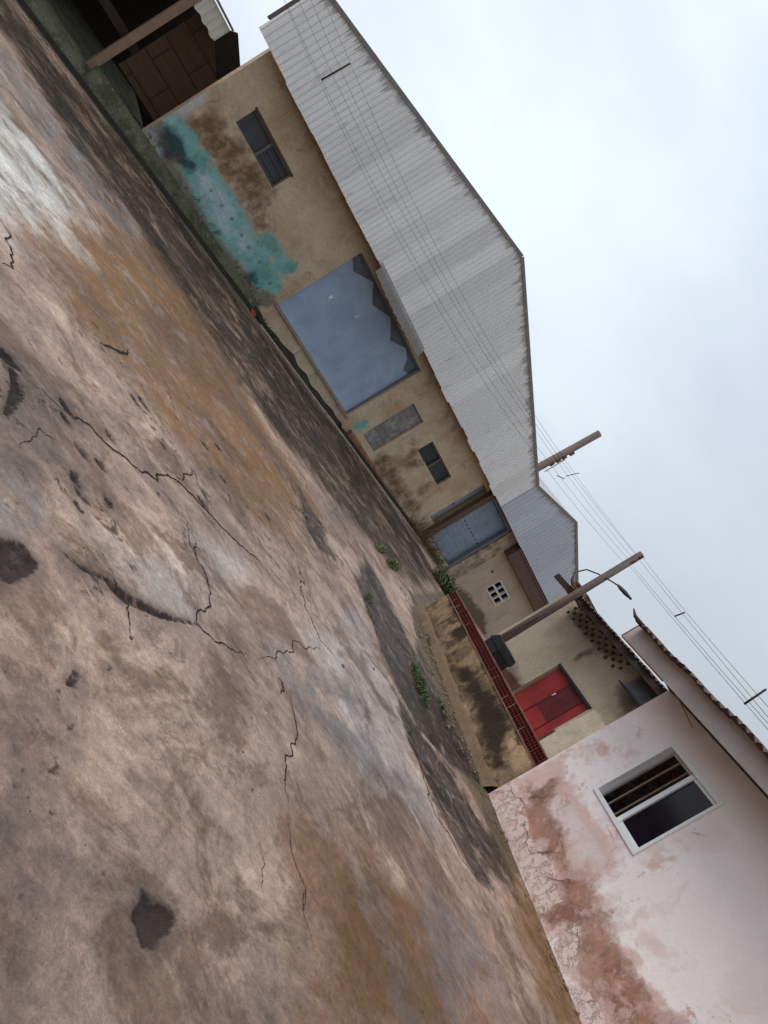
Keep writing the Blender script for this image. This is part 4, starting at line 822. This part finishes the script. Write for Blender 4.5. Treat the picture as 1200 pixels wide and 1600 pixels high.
ck = m.mul(m.mask('flake', .06, .1, 4), m.step(m.voro(3.2, m.coord((1, 1, 1)), 'DISTANCE_TO_EDGE').outputs['Distance'], 0, .006, 1, 0)); m.over(m.mul(ck, m.step(m.noise(2.2, 5), .5, .6)), srgb(120, 90, 78), .6)
m.tint(m.noise(22, 8, .68), .93, 1.07); m.tint(m.noise(2.2, 6), .95, 1.05); m.tint(m.noise(90, 4), .95, 1.05); m.bump(m.math('MULTIPLY_ADD', bare, -1.0, fk), .006); m.bump(m.noise(12, 8, .66), .007); m.bump(m.noise(70, 4), .002); M_PINK = m.done()
ph_ = thing('house', PF.w(3, float(gz(*PF.w(3, 0)[:2]))), 'peeling pinkish white house with a sliding window, nearest the camera', 'house')
wl = grid_wall('wall', PF, 0, 8.2, .0, ZFL+.35, [H_PW], M_PINK, ph_, .035, dict(peel=mp_peel, bare=mp_bare, flake=mp_flake, white=mp_white, spot=mp_spot), .22)
q = MB(); q.box(PF, .0, .22, .0, ZFL+.5, -3.6, -.221); q.box(PF, 8.0, 8.2, .0, ZFL+.5, -3.6, -.221); q.box(PF, .22, 8.0, 0, ZFL+.5, -3.6, -3.4); q.build('side_wall', M_PINK, ph_)
# traced cracks in the plaster, fine dark ribbons
M_PCR = simple('plaster_crack', srgb(84, 58, 50), .95, spec=.05)
q = MB()
def wcrack(pts, w):
    P = [np.array(PF.px(p)) for p in pts]
    for k in range(4):
        Q = [P[0]]
        for a, b_ in zip(P[:-1], P[1:]): d = b_-a; Q += [(a+b_)/2+np.array([-d[1], d[0]])*rng.normal(0, .12), b_]
        P = Q
    n = len(P); V = []
    for i, p in enumerate(P):
        t = P[min(i+1, n-1)]-P[max(i-1, 0)]; t /= np.linalg.norm(t)+1e-9; ww = w*(.4+.8*rng.random())*min(1, 4*(i+.2)/n, 4*(n-i-.8)/n)
        V += [PF.w(p[0]-t[1]*ww, p[1]+t[0]*ww, .009), PF.w(p[0]+t[1]*ww, p[1]-t[0]*ww, .009)]
    q.add(V, [(2*i, 2*i+1, 2*i+3, 2*i+2) for i in range(n-1)])
for c in ([(230, 535), (245, 575), (290, 620), (275, 660)], [(300, 600), (330, 590), (385, 583)], [(300, 770), (320, 800), (370, 795), (420, 800)], [(350, 885), (400, 900), (450, 895), (500, 912)], [(490, 1075), (492, 1130), (488, 1165)], [(280, 660), (300, 720), (310, 800)]): q = MB(); wcrack(P7(c), .0035); q.build('plaster_crack', M_PCR, ph_)
# sliding window
a0, a1, b0, b1, dp = H_PW; t_ = .038; f = MB()
f.box(PF, a0-.014, a1+.014, b1-t_, b1+.014, -dp+.02, .020); f.box(PF, a0-.014, a1+.014, b0-.014, b0+t_, -dp+.02, .020); f.box(PF, a0-.014, a0+t_*.7, b0+t_, b1-t_, -dp+.02, .019); f.box(PF, a1-t_*.7, a1+.014, b0+t_, b1-t_, -dp+.02, .019)
win = f.build('window', M_ALU, ph_)
md = a0+(a1-a0)*.485; f = MB(); zo = -.05
f.box(PF, md-.03, md+.035, b0+t_, b1-t_, zo-.03, zo+.01); f.box(PF, a1-t_*.7-.035, a1-t_*.7, b0+t_, b1-t_, zo-.03, zo); f.box(PF, md+.035, a1-t_*.7-.035, b1-t_-.035, b1-t_, zo-.03, zo); f.box(PF, md+.035, a1-t_*.7-.035, b0+t_, b0+t_+.04, zo-.03, zo)
sa = f.build('sash', M_ALU, win)
gm = Mat('dark_window_glass', (.014, .010, .016, 1), .08, 0, .2); gm.bump(gm.noise(3, 2), .0006); M_GLASS = gm.done()
f = MB(); f.box(PF, md+.036, a1-t_*.7-.036, b0+t_+.041, b1-t_-.036, zo-.02, zo-.014); f.build('pane', M_GLASS, sa)
f = MB()
for k in (.30, .68): s = a0+t_+(md-a0-t_)*k; f.box(PF, s-.010, s+.010, b0+t_, b1-t_, -.125, -.108)
f.build('burglar_bars', simple('pale_painted_bar', srgb(132, 112, 96), .6), win)
f = MB(); f.box(PF, a0+t_*.7, a0+t_*.7+.03, b0+t_, b1-t_, -.10, -.07); f.box(PF, a0+t_*.7+.03, md-.03, b1-t_-.03, b1-t_, -.10, -.07); f.build('track', simple('shaded_aluminium', srgb(170, 164, 160), .5), win)
rm = MB(); rm.box(PF, a0-.5, a1+4.5, b0-.8, b1+.3, -1.6, -1.55); rm.build('room_back', simple('dim_room_wall', srgb(46, 36, 32), .9, nscale=.8, bump=.001, var=.15), win)
# roof: fascia boards, soffit, corrugated sheets
sE = 8.6; M_FASC = simple('fascia_paint', srgb(180, 170, 165), .85, nscale=2.5, var=.3)
j = PF.px((1043, 1057), OVP)[0]
q = MB(); q.box(PF, fe[0], j-.004, ZFL+.0, ZFU+.0, OVP-.03, OVP-.006); q.build('fascia', M_FASC, ph_)
q = MB(); q.box(PF, j+.004, sE, ZFL, ZFU+.0, OVP-.03, OVP); q.build('fascia', M_FASC, ph_)
q = MB(); q.box(PF, fe[0]-.012, fe[0]-.001, ZFL-.005, ZFU+.0, OVP-.035, OVP+.002); q.box(PF, fe[0], j, ZFL-.014, ZFL-.001, OVP-.03, OVP); q.build('fascia_trim', simple('red_trim', srgb(140, 52, 50), .8), ph_)
q = MB(); q.box(PF, .0, sE, ZFL+.12, ZFL+.15, .012, OVP-.031); q.build('soffit', simple('soffit_board', srgb(62, 48, 42), .9, nscale=3), ph_)
ro0, ro1 = PF.px((1012, 981), OVP+.20), PF.px((1195, 1169), OVP+.20); ZRO = (ro0[1]+ro1[1])/2-.015; feo = PF.px((990, 966), OVP+.20)[0]+.09
q = MB(); V = []; n = int((sE-feo+.1)/.15*4)
for i in range(n+1):
    s = feo-.09+(sE-feo+.1)*i/n; h = .02*math.cos(i*math.pi/2); V += [PF.w(s, ZRO+h+.012*math.sin(i*.23), OVP+.20+.015*math.sin(i*1.7)), PF.w(s, ZRO+1.1+h, -4)]
q.add(V, [(2*i, 2*i+2, 2*i+3, 2*i+1) for i in range(n)]); q.add([(x, y, z-.012) for x, y, z in V], [(2*i+1, 2*i+3, 2*i+2, 2*i) for i in range(n)])
q.build('roof', simple('brown_rusted_roofing', srgb(88, 66, 60), .75, .1, nscale=5, var=.4), ph_)
q = MB(); rt = PF.px((993, 966), OVP); q.tube([PF.w(feo-.28, ZRO+.08, OVP+.19), PF.w(feo-.12, ZRO+.02, OVP+.19), PF.w(feo+.1, ZRO+.0, OVP+.18)], [.008, .025, .035], 6); q.build('curled_sheet', M_DKWOOD, ph_)
sa_, sb_ = PF.px((1057, 1086), .30), PF.px((1082, 1137), .12); q = MB(); q.tube([PF.w(sa_[0], sa_[1], .32), PF.w(sb_[0], sb_[1], .12)], .011, 6); 
o = q.build('stick', simple('pale_stick', srgb(190, 160, 130), .8), None); origin_to(o, PF.w(sa_[0], sa_[1], .32)); tag(o, 'thin pale batten hanging from the eaves of the pink house', 'stick')
# ------------------------------------------------------------------ poles, street lamp and wires
K1 = Frame(TF.w(0, 0, -1.05), math.atan2(TF.d[0], TF.d[1])); K1.n = TF.n
b1_, t1_ = K1.px((788, 998)), K1.px((1003, 866)); B1, T1 = np.array(K1.w(b1_[0], ZB-.3)), np.array(K1.w(t1_[0], t1_[1]))
def onp1(px): return np.array(K1.w(*K1.px(px)))
print('pole1', B1, T1)
p1 = thing('utility_pole', tuple(B1), 'tall timber utility pole with a street lamp, standing behind the brick course', 'utility pole')
q = MB(); q.tube([B1, B1*.4+T1*.6, T1], [.088, .080, .072], 12); q.build('pole', M_POLE, p1)
up1 = (T1-B1)/np.linalg.norm(T1-B1); kd = np.array([*K1.d, 0])
q = MB()
for k, sg in ((.03, 1), (.03, -1), (.14, -1), (.25, -1), (.36, -1), (.2, 1)):
    q = MB(); c = T1-up1*(k+.02)+kd*sg*.088; q.tube([c-up1*.035, c-up1*.012, c+up1*.012, c+up1*.035], [.035, .022, .022, .035], 8); q.build('insulator', M_RUST, p1)
q = MB(); q.tube([onp1((903, 893)), onp1((917, 890)), onp1((935, 897)), onp1((955, 908)), onp1((966, 915))], .014, 8); arm = q.build('lamp_arm', M_BLACK, p1)
ha, hb = onp1((965, 914)), onp1((986, 936)); q = MB(); q.tube([ha, ha*.8+hb*.2, ha*.4+hb*.6, hb], [.018, .036, .042, .02], 10); q.build('lamp_head', simple('lamp_housing', srgb(52, 48, 50), .5), arm)
q = MB(); c = onp1((905, 916)); q.tube([c-up1*.03, c+up1*.03], .1, 12); q.tube([c-up1*.15, c-up1*.11], .1, 12); q.build('pole_band', M_RUST, p1)
q = MB(); d0 = onp1((800, 990)); q.tube([B1+up1*.4+kd*-.11, B1+up1*1.3+kd*-.105, T1-up1*1.6+kd*-.09], .012, 6); q.build('conduit', M_BLACK, p1)
# far pole behind the warehouse
r2 = ray((889, 703)); Y2 = 36.5; xy2 = r2[:2]/r2[1]*Y2; K2 = Frame(xy2, math.radians(90)); 
b2_, t2_ = K2.px((842, 730)), K2.px((937, 677)); T2 = np.array(K2.w(t2_[0], t2_[1])); Bq = np.array(K2.w(b2_[0], b2_[1])); u2 = (T2-Bq)/np.linalg.norm(T2-Bq); B2 = Bq-u2*(Bq[2]-float(gz(Bq[0], Bq[1])))/u2[2]
p2 = thing('utility_pole', tuple(B2), 'reddish utility pole rising behind the dip between the two metal gables', 'utility pole')
q = MB(); q.tube([B2, T2], [.22, .165], 12); q.build('pole', M_POLE, p2)
q = MB()
for px_ in ((862, 724), (872, 719), (881, 714), (893, 708)): q = MB(); c = np.array(K2.w(*K2.px(px_))); q.tube([c-np.array([0, 0, .12]), c+np.array([0, 0, .12])], .11, 8); q.build('insulator', M_RUST, p2)
def wire(fr, pxs, r, label, group, n=14, name='power_line'):
    P = [np.array(fr.px(p)) for p in pxs]; P = np.array(P); s = P[:, 0]; deg = min(2, len(P)-1); c = np.polyfit(s, P[:, 1], deg); ss = np.linspace(s[0], s[-1], n)
    q = MB(); q.tube([fr.w(a, np.polyval(c, a)) for a in ss], r, 5); o = q.build(name, M_WIRE, None); origin_to(o, fr.w(s[0], P[0, 1])); tag(o, label, 'power line', group); return o
def vframe(a, b_): return Frame(a, math.atan2(b_[0]-a[0], b_[1]-a[1]))
nb_ = ray((1230, 1180)); FB = vframe(T1[:2], nb_[:2]/nb_[1]*5.6)
for i, w_ in enumerate((((1002, 868), (1090, 978), (1184, 1086), (1260, 1172)), ((998, 874), (1060, 950), (1163, 1078), (1250, 1180)), ((990, 886), (1096, 1012), (1167, 1092), (1250, 1188)), ((984, 884), (1090, 1012), (1139, 1070), (1240, 1186)))):
    wire(FB, w_, .0024, 'thin wire running from the lamp pole over the pink house roof', 'wires over the pink house')
nc_ = ray((440, -30)); FA = FCW = vframe(T1[:2], nc_[:2]/nc_[1]*11.5)
for i, w_ in enumerate((((1002, 866), (950, 814), (903, 755), (871, 709), (836, 649), (747, 500), (685, 380), (506, 0), (485, -50)), ((998, 871), (935, 796), (888, 738), (838, 661), (665, 380), (486, 0), (465, -50)),
                        ((990, 876), (916, 782), (868, 712), (652, 380), (466, 0), (445, -50)), ((983, 880), (908, 785), (855, 710), (628, 380), (446, 0), (425, -50)), ((976, 884), (900, 790), (850, 722), (640, 414), (470, 60), (436, -20)))):
    wire(FCW, w_, .0023, 'thin wire from the lamp pole passing across in front of the large metal gable', 'wires crossing the large gable', 24)
def spacer(fr, a, b_, r, label):
    A_, B_ = fr.w(*fr.px(a)), fr.w(*fr.px(b_)); q = MB(); q.tube([A_, B_], r, 6); o = q.build('wire_spacer', M_DKWOOD, None); origin_to(o, A_); tag(o, label, 'wire spacer')
spacer(FCW, (502, 125), (547, 99), .014, 'dark wooden spacer bar on the wires in front of the large gable')
spacer(FB, (1054, 963), (1070, 957), .010, 'short dark spacer bar on the wires above the pink roof end')
spacer(FB, (1163, 1100), (1197, 1077), .010, 'long spacer bar on the wires at the right edge of the picture')
spacer(FA, (851, 737), (883, 718), .008, 'slanted spacer bar on the wires just below the reddish far pole')
spacer(FA, (870, 743), (882, 748), .008, 'short crooked spacer between the wires below the far pole')
spacer(FA, (884, 744), (905, 739), .008, 'straight spacer bar on the upper wires between the poles')
# ------------------------------------------------------------------ black box at the foot of the lamp pole
T7 = lambda pts: zoom(pts, 700, 880, 6)
bp = [TF.px(p, -.35) for p in T7([(375, 665), (490, 668), (575, 830), (440, 930), (385, 810)])]
s0_, s1_ = min(p[0] for p in bp), max(p[0] for p in bp); _m = (s0_+s1_)/2-.03; s0_, s1_ = _m-(s1_-s0_)*.26, _m+(s1_-s0_)*.26; z1_ = max(p[1] for p in bp)
bxo = thing('metal_box', TF.w((s0_+s1_)/2, ZB-.04, -.5), 'black metal box with a sloping lid behind the bricks at the lamp pole', 'box')
q = MB(); q.box(TF, s0_, s1_, ZB-.04, z1_-.16, -.72, -.32); q.build('body', M_BLACK, bxo)
q = MB(); q.prism(TF, [(s0_-.02, z1_-.16), (s1_+.02, z1_-.16), (s1_-.03, z1_-.02), (s0_+.12, z1_+.0)], -.74, -.30); q.build('lid', M_BLACK, bxo)
# ------------------------------------------------------------------ weeds, dry brush, litter
def leafmat(name, c, c2):
    m = Mat(name, c, .7, spec=.3); m.over(m.noise(9, 2), c2, .7); m.tint(m.noise(40, 2), .6, 1.4); return m.done()
M_LEAF = leafmat('weed_leaf', (.07, .10, .03, 1), (.035, .07, .02, 1)); M_LEAF2 = leafmat('pale_weed_leaf', (.12, .14, .05, 1), (.06, .09, .03, 1)); M_DRY = simple('dry_twig', srgb(120, 92, 66), .9, var=.5, nscale=14)
def clump(P, n, h, spread, mat, stretch=None):
    q = MB()
    for i in range(n):
        a = random.uniform(0, 6.28); r = spread*math.sqrt(random.random()); x, y = r*math.cos(a), r*math.sin(a)
        if stretch is not None: x, y = x*.35+stretch[0]*r*math.sin(a)*1.2, y*.35+stretch[1]*r*math.sin(a)*1.2
        bx0, by0 = P[0]+x, P[1]+y; z0_ = P[2]+(float(gz(bx0, by0))-float(gz(P[0], P[1])))-.01
        hh = h*random.uniform(.35, 1.0)*(1-.5*(r/spread)**2); la = random.uniform(0, 6.28); lean = hh*random.uniform(.2, .8); tx, ty = math.cos(la), math.sin(la)
        w = .004+.010*random.random()
        p0_ = Vector((bx0, by0, z0_)); p1_ = p0_+Vector((tx*lean*.35, ty*lean*.35, hh*.65)); p2_ = p0_+Vector((tx*lean, ty*lean, hh*random.uniform(.75, 1)))
        sd_ = Vector((-ty, tx, 0))*w
        if random.random() < .5: q.add([p0_-sd_*.6, p0_+sd_*.6, p1_+sd_, p1_-sd_, p2_], [(0, 1, 2, 3), (3, 2, 4)])
        else:
            q.add([p0_-sd_*.2, p0_+sd_*.2, p1_+sd_*.2, p1_-sd_*.2], [(0, 1, 2, 3)])
            for k in range(3):
                c = p0_.lerp(p1_, .4+.3*k); ang = random.uniform(0, 6.28); d = Vector((math.cos(ang), math.sin(ang), random.uniform(-.1, .5)))*hh*.28; e = d.cross(Vector((0, 0, 1))).normalized()*(.18*hh+.006)*.5
                q.add([c, c+d*.5+e, c+d, c+d*.5-e], [(0, 1, 2, 3)])
    return q
def weed(px, n, h, spread, mat, label, group=None, P=None, stretch=None, dz=0.0):
    P = gp(px) if P is None else np.array(P); o = clump(P, n, h, spread, mat, stretch).build('weed', mat, None); origin_to(o, P); tag(o, label, 'weed', group); return o
weed((690, 918), 420, .75, .62, M_LEAF, 'dense green weeds at the left end of the retaining wall')
weed(None, 260, .55, .7, M_LEAF2, 'green weeds below the dull blue gate', P=WF.w(S_MID+1.2, gzs(S_MID+1.2, .5)+.02, .5))
weed((612, 884), 260, .22, .42, M_LEAF2, 'low weeds on the edge of the dark strip beside the retaining wall corner', stretch=(.2, 1))
weed((592, 858), 170, .2, .32, M_LEAF2, 'small weeds on the edge of the dark strip below the brush heap', stretch=(.2, 1))
weed((655, 1068), 420, .13, .42, M_LEAF, 'spreading green weeds on the mud before the retaining wall', stretch=(-.3, 1))
weed((690, 1108), 110, .09, .22, M_LEAF, 'weed patch on the mud nearer the pink house', stretch=(-.3, 1))
weed((718, 1125), 26, .08, .06, M_LEAF, 'tiny dark weed at the foot of the retaining wall')
weed((745, 1215), 40, .06, .12, M_LEAF, 'sparse weeds by the pink house corner', stretch=(-.35, 1))
weed((668, 1000), 90, .12, .16, M_LEAF2, 'weeds against the left half of the retaining wall foot', stretch=(-.3, 1))
weed((712, 1098), 70, .10, .12, M_LEAF2, 'weeds against the middle of the retaining wall foot', stretch=(-.3, 1))
weed((470, 800), 60, .05, .2, M_LEAF, 'flat moss tuft in the dark patch beside the strip', stretch=(.6, .8))
weed((578, 935), 90, .05, .22, M_LEAF, 'flat weeds in the black joint of the yard slab', stretch=(.0, 1))
weed((640, 1300), 1, .01, .02, M_LEAF, 'x') if False else None
for px_, lab in (((410, 505), 'grass tuft in the drain below the left end of the blue door'), ((428, 530), 'grass tuft in the drain below the blue door, second from the left')):
    s_, z_ = WF.px(px_, .3); weed(None, 110, .28, .28, M_LEAF, lab, P=WF.w(s_, gzs(s_, .3), .3), stretch=tuple(WF.d))
s_, z_ = WF.px((478, 600), .3); weed(None, 60, .16, .5, M_LEAF, 'thin grass in the drain under the middle of the blue door', P=WF.w(s_, gzs(s_, .3), .3), stretch=tuple(WF.d))
s_, z_ = WF.px((520, 670), .3); weed(None, 60, .14, .5, M_LEAF, 'thin grass in the drain under the right end of the blue door', P=WF.w(s_, gzs(s_, .3), .3), stretch=tuple(WF.d))
s_, z_ = WF.px((660, 835), .4); P = np.array(WF.w(S_MID-.1, gzs(S_MID-.1, .5), .45)); q = MB()
for i in range(260):
    a = random.gauss(0, .55); o_ = random.uniform(-.3, .7); b_ = Vector(WF.w(S_MID-.2+a, gzs(S_MID-.2+a, .4+o_*.5)-.02, .35+o_*.5)); L = random.uniform(.3, 1.15)
    d = Vector((random.gauss(0, .6), random.gauss(0, .6), abs(random.gauss(.5, .4)))).normalized(); e = Vector((random.gauss(0, .3), random.gauss(0, .3), random.gauss(0, .2)))
    q.tube([b_, b_+d*L*.5, b_+(d+e*.6)*L], [.008, .006, .002], 4)
    if random.random() < .6: c = b_+d*L*.5; q.tube([c, c+(d+e*2).normalized()*L*.4], [.004, .001], 4)
o = q.build('brush_heap', M_DRY, None); origin_to(o, P); tag(o, 'heap of dry brown brush below the brown porch post', 'brush')
s_, z_ = WF.px((386, 492), .55); P = WF.w(s_, gzs(s_, .62)+.03, .62); q = MB()
V = [WF.w(s_+.10*math.cos(a)*(1+.3*math.sin(3*a)), P[2]+.05*math.sin(a)*(1+.2*math.cos(5*a))+.02, .62+dx) for dx in (-.05, .05) for a in np.linspace(0, 6.28, 9)[:-1]]
q.add(V, [tuple(range(7, -1, -1)), tuple(range(8, 16))]+[(i, (i+1) % 8, 8+(i+1) % 8, 8+i) for i in range(8)])
o = q.build('plastic_scrap', simple('orange_plastic', srgb(176, 74, 48), .6), None); origin_to(o, P); tag(o, 'crumpled orange plastic scrap on the drain lip by the blue door', 'litter')
def grit(name, P, rr, mat, label):
    q = MB(); base = [(1, 0, 0), (-1, 0, 0), (0, 1, 0), (0, -1, 0), (0, 0, .7), (0, 0, -.5)]; fs = [(0, 2, 4), (2, 1, 4), (1, 3, 4), (3, 0, 4), (2, 0, 5), (1, 2, 5), (3, 1, 5), (0, 3, 5)]
    for x, y in P:
        r = rr[0]*(rr[1]/rr[0])**(random.random()**2.2); a = random.uniform(0, 6.28); c_, s_ = math.cos(a), math.sin(a); z = float(gz(x, y))+r*.2
        k = [random.uniform(.55, 1.25) for _ in range(6)]
        q.add([(x+(vx*c_-vy*s_)*r*k[i], y+(vx*s_+vy*c_)*r*k[i], z+vz*r*k[i]) for i, (vx, vy, vz) in enumerate(base)], fs)
    o = q.build(name, mat, None); tag(o, label, None, None, 'stuff'); return o
P = []
while len(P) < 900:                                        # loose along the drain lip and the foot of the terrace wall
    s_ = random.uniform(-3, 16); o_ = .62+abs(random.gauss(0, .5)); q_ = WF.w(s_, 0, o_); P.append(q_[:2])
while len(P) < 1500: s_ = random.uniform(0, TLEN); P.append(TF.w(s_, 0, .08+abs(random.gauss(0, .35)))[:2])
while len(P) < 1750: s_ = random.uniform(0, 5); P.append(PF.w(s_, 0, .03+abs(random.gauss(0, .10)))[:2])
grit('gravel', P, (.006, .045), simple('loose_gravel', srgb(116, 100, 86), .95, nscale=9, var=.6), 'loose gravel along the drain and wall feet')
P = []
while len(P) < 1100:
    x, y = random.uniform(-7, 5), 2+random.random()**1.4*18
    if x < 3.2+.1*y: P.append((x, y))
grit('grit', P, (.0015, .011), simple('fine_grit', srgb(92, 78, 68), .95, nscale=12, var=.7), 'fine grit scattered over the concrete yard')
def stone(px, r, label, col=(.12, .1, .085, 1)):
    P = gp(px); q = MB(); V = []; n1, n2 = 7, 9
    for i in range(n1):
        th = math.pi*i/(n1-1)
        for j in range(n2):
            f_ = 2*math.pi*j/n2; d = Vector((math.sin(th)*math.cos(f_), math.sin(th)*math.sin(f_), math.cos(th)*.6)); V.append(tuple(Vector(P)+d*r*(1+.35*mnoise.noise(d*1.7+Vector(P)*9))+Vector((0, 0, r*.35))))
    q.add(V, [(i*n2+j, (i+1)*n2+j, (i+1)*n2+(j+1) % n2, i*n2+(j+1) % n2) for i in range(n1-1) for j in range(n2)])
    o = q.build('stone', MST, None); origin_to(o, P); tag(o, label, 'stone')
MST = simple('dark_stone', srgb(96, 84, 76), .9, nscale=30)
stone((535, 1041), .022, 'small dark stone at the end of a crack in the yard'); stone((394, 1234), .009, 'tiny dark pebble alone in the middle of the yard'); stone((583, 1046), .02, 'dark pebble near the slab edge')
stone((204, 997), .012, 'pebble at the tip of a short crack'); stone((820, 1400), .022, 'dark stone lying against the foot of the pink house'); stone((312, 1357), .006, 'grey pebble right of the dark hole')
